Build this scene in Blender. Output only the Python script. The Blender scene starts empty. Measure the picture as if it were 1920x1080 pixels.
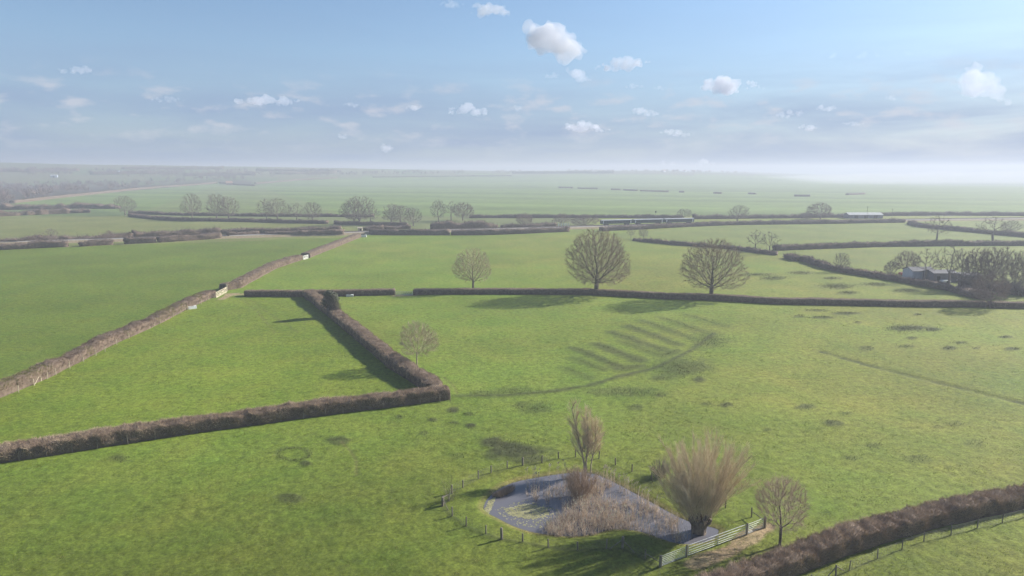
import bpy, math
import numpy as np
from mathutils import Vector, Matrix

SC = bpy.context.scene
COL = SC.collection
RAD = math.radians
# ------------------------------------------------------------------ camera, sky, sun, exposure
F, HOR, H = 1280.0, 317.0, 40.0
PITCH = math.atan((540 - HOR) / F)
cam = bpy.data.cameras.new('camera'); cam.lens = 24.0; cam.sensor_width = 36.0
cam.clip_start = 1.0; cam.clip_end = 80000.0
cam_o = bpy.data.objects.new('camera', cam); COL.objects.link(cam_o)
cam_o.location = (0, 0, H); cam_o.rotation_euler = (math.pi / 2 - PITCH, 0, 0)
SC.camera = cam_o

SUN_AZ, SUN_EL = RAD(64), RAD(27)           # right of the view axis, height
SKY_STRENGTH = 0.064
W = bpy.data.worlds.new('World'); SC.world = W; W.use_nodes = True
nt = W.node_tree; nt.nodes.clear()
def N(t, typ, **k):
    n = t.nodes.new(typ)
    for a, v in k.items(): setattr(n, a, v)
    return n
w_out = N(nt, 'ShaderNodeOutputWorld'); w_bg = N(nt, 'ShaderNodeBackground')
sky = N(nt, 'ShaderNodeTexSky', sky_type='NISHITA', sun_disc=False)
sky.sun_elevation = SUN_EL; sky.sun_rotation = SUN_AZ
sky.air_density = 1.0; sky.dust_density = 0.45; sky.ozone_density = 3.2
w_bg.inputs['Strength'].default_value = SKY_STRENGTH
# thin stratus veil low in the sky, all round the horizon
tc = N(nt, 'ShaderNodeTexCoord'); sx = N(nt, 'ShaderNodeSeparateXYZ')
nt.links.new(tc.outputs['Generated'], sx.inputs[0])
ramp = N(nt, 'ShaderNodeValToRGB')
e = ramp.color_ramp.elements
e[0].position = 0.0; e[0].color = (.90, .90, .90, 1)
e[1].position = 0.27; e[1].color = (0, 0, 0, 1)
m = e.new(0.09); m.color = (.70, .70, .70, 1)
m = e.new(0.16); m.color = (.26, .26, .26, 1)
nt.links.new(sx.outputs['Z'], ramp.inputs[0])
mp = N(nt, 'ShaderNodeMapping'); mp.inputs['Scale'].default_value = (2.2, 2.2, 17.0)
nt.links.new(tc.outputs['Generated'], mp.inputs[0])
nz = N(nt, 'ShaderNodeTexNoise'); nz.inputs['Scale'].default_value = 1.6
nz.inputs['Detail'].default_value = 7; nz.inputs['Roughness'].default_value = .58
nz.inputs['Distortion'].default_value = .3
nt.links.new(mp.outputs[0], nz.inputs['Vector'])
nr = N(nt, 'ShaderNodeMapRange'); nr.inputs['From Min'].default_value = .34; nr.inputs['From Max'].default_value = .68
nr.inputs['To Min'].default_value = .75; nr.inputs['To Max'].default_value = 1.15
nt.links.new(nz.outputs['Fac'], nr.inputs['Value'])
mm = N(nt, 'ShaderNodeMath', operation='MULTIPLY', use_clamp=True)
nt.links.new(ramp.outputs[0], mm.inputs[0]); nt.links.new(nr.outputs[0], mm.inputs[1])
mix = N(nt, 'ShaderNodeMix', data_type='RGBA')
mix.inputs['B'].default_value = (1.9, 2.6, 4.05, 1)
nt.links.new(mm.outputs[0], mix.inputs['Factor']); nt.links.new(sky.outputs[0], mix.inputs['A'])
# distant broken cumulus low over the horizon
mp2 = N(nt, 'ShaderNodeMapping'); mp2.inputs['Scale'].default_value = (13, 13, 36); nt.links.new(tc.outputs['Generated'], mp2.inputs[0])
n2_ = N(nt, 'ShaderNodeTexNoise'); n2_.inputs['Scale'].default_value = 1.5; n2_.inputs['Detail'].default_value = 8; n2_.inputs['Roughness'].default_value = .55
nt.links.new(mp2.outputs[0], n2_.inputs['Vector'])
r2_ = N(nt, 'ShaderNodeMapRange'); r2_.inputs['From Min'].default_value = .53; r2_.inputs['From Max'].default_value = .68; nt.links.new(n2_.outputs['Fac'], r2_.inputs['Value'])
k2_ = N(nt, 'ShaderNodeValToRGB'); e2_ = k2_.color_ramp.elements
e2_[0].position = .015; e2_[0].color = (0, 0, 0, 1); e2_[1].position = .135; e2_[1].color = (0, 0, 0, 1)
q2_ = e2_.new(.06); q2_.color = (.75, .75, .75, 1); q2_ = e2_.new(.095); q2_.color = (.6, .6, .6, 1)
nt.links.new(sx.outputs['Z'], k2_.inputs[0])
m2_ = N(nt, 'ShaderNodeMath', operation='MULTIPLY', use_clamp=True); nt.links.new(r2_.outputs[0], m2_.inputs[0]); nt.links.new(k2_.outputs[0], m2_.inputs[1])
x2_ = N(nt, 'ShaderNodeMix', data_type='RGBA'); x2_.inputs['B'].default_value = (4.4, 4.55, 5.1, 1)
nt.links.new(m2_.outputs[0], x2_.inputs['Factor']); nt.links.new(mix.outputs['Result'], x2_.inputs['A'])
nt.links.new(x2_.outputs['Result'], w_bg.inputs['Color'])
nt.links.new(w_bg.outputs[0], w_out.inputs['Surface'])

sun = bpy.data.lights.new('sun', 'SUN'); sun.energy = 4.7; sun.angle = RAD(.53); sun.color = (1, .96, .89)
sun_o = bpy.data.objects.new('sun', sun); COL.objects.link(sun_o)
SDIR = Vector((math.sin(SUN_AZ) * math.cos(SUN_EL), math.cos(SUN_AZ) * math.cos(SUN_EL), math.sin(SUN_EL)))
sun_o.rotation_euler = SDIR.to_track_quat('Z', 'Y').to_euler(); sun_o.location = SDIR * 300

vs = SC.view_settings; vs.view_transform = 'Standard'; vs.look = 'None'; vs.gamma = 1; vs.exposure = 1.22
vs.use_curve_mapping = False
cy = SC.cycles; cy.use_denoising = True; cy.use_adaptive_sampling = True; cy.adaptive_threshold = .02
cy.max_bounces = 26; cy.diffuse_bounces = 2; cy.glossy_bounces = 2; cy.volume_bounces = 24; cy.transparent_max_bounces = 8
SC.render.use_persistent_data = False

# ------------------------------------------------------------------ numbers
HAZE, HAZE_TOP = 0.00048, 68.0
SP, CP = math.sin(PITCH), math.cos(PITCH)
def P(x, y, z=0.0):
    u = (x - 960) / F; v = (540 - y) / F
    d = (u, CP + v * SP, -SP + v * CP)
    t = (z - H) / d[2]
    return np.array([d[0] * t, d[1] * t, z])
def project(X, Y, Z=0.0):
    Z = Z - H
    dep = Y * CP - Z * SP; up = Y * SP + Z * CP
    dep = np.where(dep < 1e-3, 1e-3, dep)
    return 960 + F * X / dep, 540 - F * up / dep
def height_at(xb, yb, yt):
    b = P(xb, yb); v = (540 - yt) / F
    return H + b[1] * (-SP + v * CP) / (CP + v * SP)
rng = np.random.default_rng(7)

# value noise -------------------------------------------------------
def hash2(ix, iy, s):
    h = (ix.astype(np.int64) * 374761393 + iy.astype(np.int64) * 668265263 + s * 974634777) & 0x7fffffff
    h = ((h ^ (h >> 13)) * 1274126177) & 0x7fffffff
    h = h ^ (h >> 16)
    return (h & 0xffff) / 65535.0
def vnoise(x, y, s=0):
    ix = np.floor(x); iy = np.floor(y); fx = x - ix; fy = y - iy
    fx = fx * fx * (3 - 2 * fx); fy = fy * fy * (3 - 2 * fy)
    a = hash2(ix, iy, s); b = hash2(ix + 1, iy, s); c = hash2(ix, iy + 1, s); d = hash2(ix + 1, iy + 1, s)
    return (a * (1 - fx) + b * fx) * (1 - fy) + (c * (1 - fx) + d * fx) * fy
def fbm(x, y, o=4, s=0):
    t = 0; a = .5; n = 0
    for k in range(o):
        t = t + a * vnoise(x, y, s + k * 17); n += a; a *= .5; x = x * 2.03 + 11.3; y = y * 2.03 + 5.7
    return t / n
def inpoly(px, py, poly):
    ins = np.zeros(px.shape, bool); n = len(poly)
    for i in range(n):
        x0, y0 = poly[i]; x1, y1 = poly[(i + 1) % n]
        if y0 == y1: continue
        c = ((y0 > py) != (y1 > py)) & (px < (x1 - x0) * (py - y0) / (y1 - y0) + x0)
        ins ^= c
    return ins
def dist_segs(px, py, pts, closed=False):
    d = np.full(px.shape, 1e9); n = len(pts)
    for i in range(n if closed else n - 1):
        ax, ay = pts[i][:2]; bx, by = pts[(i + 1) % n][:2]
        vx, vy = bx - ax, by - ay
        t = np.clip(((px - ax) * vx + (py - ay) * vy) / (vx * vx + vy * vy + 1e-9), 0, 1)
        d = np.minimum(d, np.hypot(px - ax - t * vx, py - ay - t * vy))
    return d
def smooth_loop(pts, n=6):
    pts = np.array(pts, float); out = []; k = len(pts)
    for i in range(k):
        p0, p1, p2, p3 = pts[i - 1], pts[i], pts[(i + 1) % k], pts[(i + 2) % k]
        for j in range(n):
            t = j / n
            out.append(.5 * (2 * p1 + (p2 - p0) * t + (2 * p0 - 5 * p1 + 4 * p2 - p3) * t * t + (3 * p1 - p0 - 3 * p2 + p3) * t ** 3))
    return np.array(out)

# pond and terrain ---------------------------------------------------
WATER_Z = -0.45
POND_PX = [(907, 950), (915, 934), (936, 917), (966, 904), (1010, 895), (1050, 889), (1085, 886), (1118, 890), (1150, 904),
           (1190, 925), (1225, 944), (1265, 966), (1300, 981), (1330, 988), (1347, 994), (1340, 1008), (1312, 1018), (1278, 1020),
           (1245, 1012), (1215, 1001), (1185, 994), (1150, 992), (1118, 1000), (1085, 1005), (1045, 1004), (1000, 998), (962, 986),
           (930, 970), (912, 960)]
POND = smooth_loop([P(x, y, WATER_Z)[:2] for x, y in POND_PX], 4)
def pond_sd(x, y):
    sd = np.full(x.shape, 50.0)
    m = (x > POND[:, 0].min() - 8) & (x < POND[:, 0].max() + 8) & (y > POND[:, 1].min() - 8) & (y < POND[:, 1].max() + 8)
    if m.any():
        d = dist_segs(x[m], y[m], POND, True); ins = inpoly(x[m], y[m], POND)
        sd[m] = np.where(ins, -d, d)
    return sd
HX = [-6000, -2100, -1050, -570, 0, 400, 610, 1000, 1300, 1700, 6000]
HZ = [64, 62, 51, 41, 27, 30, 31, 16, -6, -12, -12]
def gz(x, y):
    x = np.atleast_1d(np.asarray(x, float)); y = np.atleast_1d(np.asarray(y, float))
    r = np.hypot(x, y)
    z = (fbm(x / 70, y / 70, 3, 3) - .5) * .5
    z += np.interp(r, [300, 900], [0, 1]) * (fbm(x / 260, y / 260, 3, 9) - .5) * 1.5
    far = np.interp(r, [1700, 2900], [0, 1]); far = far * far * (3 - 2 * far)
    back = np.interp(y, [-500, 500], [0, 1])
    z += far * np.interp(x * 2800 / np.maximum(y, 1400), HX, HZ) * back * (.9 + .2 * fbm(x / 500, y / 500, 3, 21))
    valley = np.interp(x - (y - 2000) * .2, [100, 800], [0, 1]) * np.interp(y, [1960, 2300], [0, 1])
    z += -9 * valley * (1 - far)
    sd = pond_sd(x, y)
    flat = np.interp(sd, [0, 6], [0, 1])
    z = z * flat + np.interp(sd, [-3, -.3, 0, 1.2, 3.5], [-1.4, -.62, WATER_Z + .02, -.12, 0])
    return z
def gz1(x, y): return float(gz(x, y)[0])
_T = np.concatenate([np.arange(250, 1500, 4.0), np.arange(1500, 5600, 12.0)])
def G(px, py):
    if py < 400:             # far ground: walk along the line of sight until it meets the terrain
        u = (px - 960) / F; v = (540 - py) / F; dx, dy, dz = u, CP + v * SP, -SP + v * CP
        X, Y, Z = dx * _T, dy * _T, H + dz * _T; below = Z < gz(X, Y); i = int(np.argmax(below)) if below.any() else len(_T) - 1
        return np.array([X[i], Y[i], gz1(X[i], Y[i])])
    p = P(px, py, 0)
    for _ in range(4): p = P(px, py, gz1(p[0], p[1]))
    return p

# mesh helpers ---------------------------------------------------------
def mesh(name, V, quads=None, tris=None, mat=None, smooth=False, mat_idx=None):
    me = bpy.data.meshes.new(name)
    V = np.asarray(V, np.float32)
    q = np.zeros((0, 4), np.int32) if quads is None else np.asarray(quads, np.int32).reshape(-1, 4)
    t = np.zeros((0, 3), np.int32) if tris is None else np.asarray(tris, np.int32).reshape(-1, 3)
    me.vertices.add(len(V)); me.vertices.foreach_set('co', V.ravel())
    me.loops.add(q.size + t.size); me.loops.foreach_set('vertex_index', np.concatenate([q.ravel(), t.ravel()]))
    me.polygons.add(len(q) + len(t))
    st = np.concatenate([np.arange(len(q)) * 4, len(q) * 4 + np.arange(len(t)) * 3]).astype(np.int32)
    me.polygons.foreach_set('loop_start', st)
    me.polygons.foreach_set('loop_total', np.concatenate([np.full(len(q), 4), np.full(len(t), 3)]).astype(np.int32))
    me.polygons.foreach_set('use_smooth', np.full(len(q) + len(t), smooth))
    for mt in (mat if isinstance(mat, (list, tuple)) else [mat]):
        if mt: me.materials.append(mt)
    if mat_idx is not None: me.polygons.foreach_set('material_index', np.asarray(mat_idx, np.int32))
    me.update(calc_edges=True); me.validate()
    return me
def obj(name, me, parent=None, loc=(0, 0, 0), label=None, cat=None, group=None, kind=None):
    o = bpy.data.objects.new(name, me); COL.objects.link(o); o.location = loc
    if parent: o.parent = parent
    if label: o['label'] = label
    if cat: o['category'] = cat
    if group: o['group'] = group
    if kind: o['kind'] = kind
    return o
def thing(name, loc, label, cat, group=None, rz=0.0, scale=None):
    o = obj(name, None, None, loc, label, cat, group); o.rotation_euler = (0, 0, rz); o.empty_display_size = .3
    if scale is not None: o.scale = scale
    return o
class MB:
    def __init__(s): s.v = []; s.q = []; s.t = []; s.n = 0
    def add(s, V, q=None, t=None):
        V = np.asarray(V, float)
        if q is not None: s.q.append(np.asarray(q, int).reshape(-1, 4) + s.n)
        if t is not None: s.t.append(np.asarray(t, int).reshape(-1, 3) + s.n)
        s.v.append(V); s.n += len(V); return s
    def box(s, c, d, rz=0.0, bev=0.0):
        x, y, z = d[0] / 2, d[1] / 2, d[2] / 2
        V = np.array([[sx * x, sy * y, sz * z] for sz in (-1, 1) for sx, sy in ((-1, -1), (1, -1), (1, 1), (-1, 1))])
        R = np.array([[math.cos(rz), -math.sin(rz), 0], [math.sin(rz), math.cos(rz), 0], [0, 0, 1]])
        return s.add(V @ R.T + np.asarray(c), [[3, 2, 1, 0], [4, 5, 6, 7], [0, 1, 5, 4], [1, 2, 6, 5], [2, 3, 7, 6], [3, 0, 4, 7]])
    def bar(s, a, b, w, h=None, k=4, r2=None):
        a = np.asarray(a, float); b = np.asarray(b, float); h = w if h is None else h
        d = b - a; L = np.linalg.norm(d); d = d / L
        up = np.array([0, 0, 1.0]) if abs(d[2]) < .9 else np.array([0, 1.0, 0])
        sd = np.cross(d, up); sd /= np.linalg.norm(sd); up = np.cross(sd, d)
        an = np.arange(k) / k * 2 * np.pi + np.pi / 4
        c = 1 / math.cos(math.pi / k) if k == 4 else 1
        ring = (np.cos(an)[:, None] * sd * w / 2 + np.sin(an)[:, None] * up * h / 2) * c
        f = 1 if r2 is None else r2
        V = np.vstack([a + ring, b + ring * f, [a], [b]])
        q = [[i, (i + 1) % k, k + (i + 1) % k, k + i] for i in range(k)]
        t = [[2 * k, (i + 1) % k, i] for i in range(k)] + [[2 * k + 1, k + i, k + (i + 1) % k] for i in range(k)]
        return s.add(V, q, t)
    def me(s, name, mat, smooth=False):
        return mesh(name, np.vstack(s.v), np.vstack(s.q) if s.q else None, np.vstack(s.t) if s.t else None, mat, smooth)

# materials ---------------------------------------------------------------
def mat(name, base, rough=.85, c2=None, scale=1.0, detail=4, bump=0.0, spec=.25, c3=None, trans=0.0, stretch=(1, 1, 1), lo=.35, hi=.65, coords='Object', metallic=0, sheen=0):
    m = bpy.data.materials.new(name); m.use_nodes = True; t = m.node_tree
    b = t.nodes['Principled BSDF']; b.inputs['Roughness'].default_value = rough
    b.inputs['Specular IOR Level'].default_value = spec; b.inputs['Base Color'].default_value = (*base, 1)
    b.inputs['Metallic'].default_value = metallic
    if sheen: b.inputs['Sheen Weight'].default_value = sheen
    if c2:
        tcn = N(t, 'ShaderNodeTexCoord'); mpn = N(t, 'ShaderNodeMapping'); mpn.inputs['Scale'].default_value = stretch
        if coords == 'World':
            gn = N(t, 'ShaderNodeNewGeometry'); t.links.new(gn.outputs['Position'], mpn.inputs[0])
        else: t.links.new(tcn.outputs[coords], mpn.inputs[0])
        nn = N(t, 'ShaderNodeTexNoise'); nn.inputs['Scale'].default_value = scale; nn.inputs['Detail'].default_value = detail
        nn.inputs['Roughness'].default_value = .6
        t.links.new(mpn.outputs[0], nn.inputs['Vector'])
        r = N(t, 'ShaderNodeValToRGB'); el = r.color_ramp.elements
        el[0].position = lo; el[0].color = (*base, 1); el[1].position = hi; el[1].color = (*c2, 1)
        if c3:
            q = el.new(.5 * (lo + hi)); q.color = (*c3, 1)
        t.links.new(nn.outputs['Fac'], r.inputs[0]); t.links.new(r.outputs[0], b.inputs['Base Color'])
        if bump:
            bn = N(t, 'ShaderNodeBump'); bn.inputs['Strength'].default_value = 1; bn.inputs['Distance'].default_value = bump
            t.links.new(nn.outputs['Fac'], bn.inputs['Height']); t.links.new(bn.outputs[0], b.inputs['Normal'])
    if trans:
        tr = N(t, 'ShaderNodeBsdfTranslucent'); ms = N(t, 'ShaderNodeMixShader'); ms.inputs[0].default_value = trans
        if c2: t.links.new(r.outputs[0], tr.inputs[0])
        else: tr.inputs[0].default_value = (*base, 1)
        t.links.new(b.outputs[0], ms.inputs[1]); t.links.new(tr.outputs[0], ms.inputs[2])
        t.links.new(ms.outputs[0], t.nodes['Material Output'].inputs['Surface'])
    return m
M = {}
M['oak_bark'] = mat('oak_bark', (.075, .062, .05), .9, (.14, .115, .09), 3.0, bump=.03)
M['oak_twig'] = mat('oak_twig', (.23, .175, .135), .85, (.33, .26, .19), .6)
M['grey_twig'] = mat('grey_twig', (.15, .12, .105), .85, (.23, .19, .16), .5)
M['pale_twig'] = mat('pale_twig', (.32, .265, .16), .8, (.44, .37, .25), .6)
M['pale_bark'] = mat('pale_bark', (.24, .20, .14), .85, (.36, .31, .22), 2)
M['willow_bark'] = mat('willow_bark', (.36, .30, .20), .9, (.50, .43, .31), 2.5, bump=.04)
M['willow_twig'] = mat('willow_twig', (.60, .49, .33), .75, (.76, .64, .47), .5, trans=.3)
M['willow_head'] = mat('willow_head', (.10, .078, .06), .95, (.18, .14, .105), 3, bump=.08)
M['bush_twig'] = mat('bush_twig', (.30, .215, .155), .85, (.44, .33, .235), .8)
M['hedge_core'] = mat('hedge_core', (.10, .068, .05), .95, (.17, .125, .09), 1.2, bump=.1, coords='World')
M['hedge_twig'] = mat('hedge_twig', (.22, .155, .105), .9, (.47, .37, .265), .35, 6, c3=(.35, .26, .18), coords='World', lo=.3, hi=.7)
M['hedge_green'] = mat('hedge_green', (.19, .13, .09), .9, (.20, .19, .045), .11, 5, c3=(.25, .185, .135), coords='World', lo=.38, hi=.62)
M['hedge_far'] = mat('hedge_far', (.11, .09, .07), .95, (.18, .15, .11), .06, 5, coords='World')
M['scrub_twig'] = mat('scrub_twig', (.15, .108, .10), .9, (.24, .18, .155), .05, 5, coords='World')
M['alder_twig'] = mat('alder_twig', (.36, .255, .205), .85, (.48, .36, .29), .8)
M['ivy'] = mat('ivy', (.05, .058, .035), .6, (.11, .115, .07), 2.0, trans=.1)
M['wood_post'] = mat('wood_post', (.10, .085, .065), .9, (.24, .21, .165), 4, stretch=(1, 1, .2), coords='World')
M['pale_wood'] = mat('pale_wood', (.34, .29, .20), .85, (.50, .44, .33), 3, stretch=(1, 1, .3))
M['white_wood'] = mat('white_wood', (.45, .44, .39), .8, (.60, .58, .53), 2)
M['galv'] = mat('galvanised', (.52, .54, .54), .4, (.66, .67, .66), 3, spec=.5, metallic=.3)
M['wire'] = mat('wire', (.16, .155, .145), .6)
M['reed'] = mat('reed', (.28, .20, .145), .85, (.70, .57, .43), 2.2, 5, coords='World', trans=.15)
M['plume'] = mat('plume', (.62, .55, .40), .9, (.78, .73, .60), 3, trans=.25)
M['weed'] = mat('weed', (.20, .19, .08), .8, (.32, .30, .16), 1.5)
M['rush'] = mat('rush', (.055, .064, .022), .85, (.10, .10, .036), .5, coords='World', trans=.2)
M['grass'] = mat('grass_blade', (.085, .125, .018), .75, (.27, .25, .075), .5, 7, c3=(.14, .175, .025), coords='World', trans=.3, lo=.32, hi=.68)
M['ballast'] = mat('ballast', (.26, .235, .21), .95, (.36, .33, .30), .8, bump=.05)
M['steel'] = mat('rail_steel', (.22, .17, .14), .5, metallic=.6)
M['mud'] = mat('mud', (.22, .165, .10), .95, (.36, .29, .18), 1.5, 6, bump=.06)
M['train_green'] = mat('train_green', (.012, .05, .045), .35, (.018, .062, .055), .2, spec=.5)
M['train_roof'] = mat('train_roof', (.40, .41, .41), .5, (.50, .51, .51), .4)
M['glass'] = mat('dark_glass', (.02, .025, .03), .08, spec=.6)
M['barn_wall'] = mat('barn_wall', (.34, .38, .44), .6, (.44, .48, .54), .5, stretch=(1, 1, .2))
M['barn_dark'] = mat('barn_dark', (.13, .125, .14), .7, (.19, .18, .19), .5)
M['barn_roof'] = mat('barn_roof', (.06, .06, .075), .7, (.10, .10, .11), .6)
M['shed_roof'] = mat('shed_roof', (.38, .38, .36), .5, (.50, .50, .48), .4)
M['brick'] = mat('brick_wall', (.28, .15, .10), .9, (.36, .21, .15), 1)
M['tile'] = mat('roof_tile', (.30, .16, .11), .85, (.38, .22, .16), 1)
M['white'] = mat('white_paint', (.78, .78, .76), .6, (.82, .82, .80), 1)
M['wool'] = mat('wool', (.58, .55, .47), .95, (.70, .67, .60), 3)
M['dark'] = mat('dark_opening', (.012, .012, .012), .9, (.02, .018, .016), 2)
M['black_plastic'] = mat('black_plastic', (.02, .02, .022), .5, (.03, .03, .032), 2)
M['red_paint'] = mat('red_paint', (.45, .12, .08), .5, (.52, .17, .11), 2)

# ground material: albedo attribute times grass grain
def ground_material():
    m = bpy.data.materials.new('pasture'); m.use_nodes = True; t = m.node_tree; L = t.links.new
    b = t.nodes['Principled BSDF']; b.inputs['Roughness'].default_value = .9; b.inputs['Specular IOR Level'].default_value = .12
    at = N(t, 'ShaderNodeAttribute', attribute_name='sward')
    gn = N(t, 'ShaderNodeNewGeometry')
    def noise(sc, det, ro=.6, st=(1, 1, 1)):
        mpn = N(t, 'ShaderNodeMapping'); mpn.inputs['Scale'].default_value = st; L(gn.outputs['Position'], mpn.inputs[0])
        n = N(t, 'ShaderNodeTexNoise'); n.inputs['Scale'].default_value = sc; n.inputs['Detail'].default_value = det
        n.inputs['Roughness'].default_value = ro; L(mpn.outputs[0], n.inputs['Vector']); return n
    n1 = noise(.9, 8, .65); n2 = noise(.11, 6, .6); n3 = noise(.028, 4)
    def mr(n, a, bb, c, d):
        r = N(t, 'ShaderNodeMapRange'); r.inputs['From Min'].default_value = a; r.inputs['From Max'].default_value = bb
        r.inputs['To Min'].default_value = c; r.inputs['To Max'].default_value = d; L(n.outputs['Fac'], r.inputs['Value']); return r
    v1 = mr(n1, .3, .7, .66, 1.34)
    mu = N(t, 'ShaderNodeMix', data_type='RGBA', blend_type='MULTIPLY'); mu.inputs['Factor'].default_value = 1
    L(at.outputs['Color'], mu.inputs['A']); L(v1.outputs[0], mu.inputs['B'])
    # yellow / lush hue drift
    hue = N(t, 'ShaderNodeValToRGB'); el = hue.color_ramp.elements
    el[0].position = .33; el[0].color = (.90, .97, .85, 1); el[1].position = .70; el[1].color = (1.17, 1.03, 1.05, 1)
    L(n2.outputs['Fac'], hue.inputs[0])
    m2 = N(t, 'ShaderNodeMix', data_type='RGBA', blend_type='MULTIPLY'); m2.inputs['Factor'].default_value = 1
    L(mu.outputs['Result'], m2.inputs['A']); L(hue.outputs[0], m2.inputs['B'])
    v3 = mr(n3, .35, .65, .88, 1.12)
    m3 = N(t, 'ShaderNodeMix', data_type='RGBA', blend_type='MULTIPLY'); m3.inputs['Factor'].default_value = 1
    L(m2.outputs['Result'], m3.inputs['A']); L(v3.outputs[0], m3.inputs['B'])
    n4 = noise(3.4, 3, .7); v4 = mr(n4, .3, .7, .62, 1.38)
    m4 = N(t, 'ShaderNodeMix', data_type='RGBA', blend_type='MULTIPLY'); m4.inputs['Factor'].default_value = 1
    L(m3.outputs['Result'], m4.inputs['A']); L(v4.outputs[0], m4.inputs['B'])
    L(m4.outputs['Result'], b.inputs['Base Color'])
    bn = N(t, 'ShaderNodeBump'); bn.inputs['Strength'].default_value = .7; bn.inputs['Distance'].default_value = .09
    L(n1.outputs['Fac'], bn.inputs['Height']); L(bn.outputs[0], b.inputs['Normal'])
    return m
M['ground'] = ground_material()

# ------------------------------------------------------------------ ground sheet
# hedge lines (photo pixel of the visible foot, near side)
HEDGE_A = [(-260, 900), (0, 869), (148, 847), (296, 823), (480, 797), (609, 779), (720, 766), (843, 750)]
HEDGE_B = [(568, 556), (622, 600), (675, 645), (727, 690), (785, 728), (800, 740)]
HEDGE_D1 = [(-300, 866), (0, 746), (63, 722), (107, 701), (157, 676), (220, 643), (283, 616), (352, 580), (405, 556)]
HEDGE_D2 = [(424, 545), (453, 540), (520, 503), (568, 487)]
HEDGE_D3 = [(581, 484), (620, 468), (650, 456), (677, 445)]
HEDGE_C1 = [(458, 556), (576, 557), (661, 555), (740, 553)]
HEDGE_C2 = [(775, 553), (937, 552), (1109, 553), (1247, 561), (1336, 563.5), (1460, 571), (1677, 575), (1850, 577)]
HEDGE_R = [(1300, 1165), (1390, 1120), (1507, 1075), (1627, 1029), (1772, 987), (1920, 956), (2150, 905)]

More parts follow.
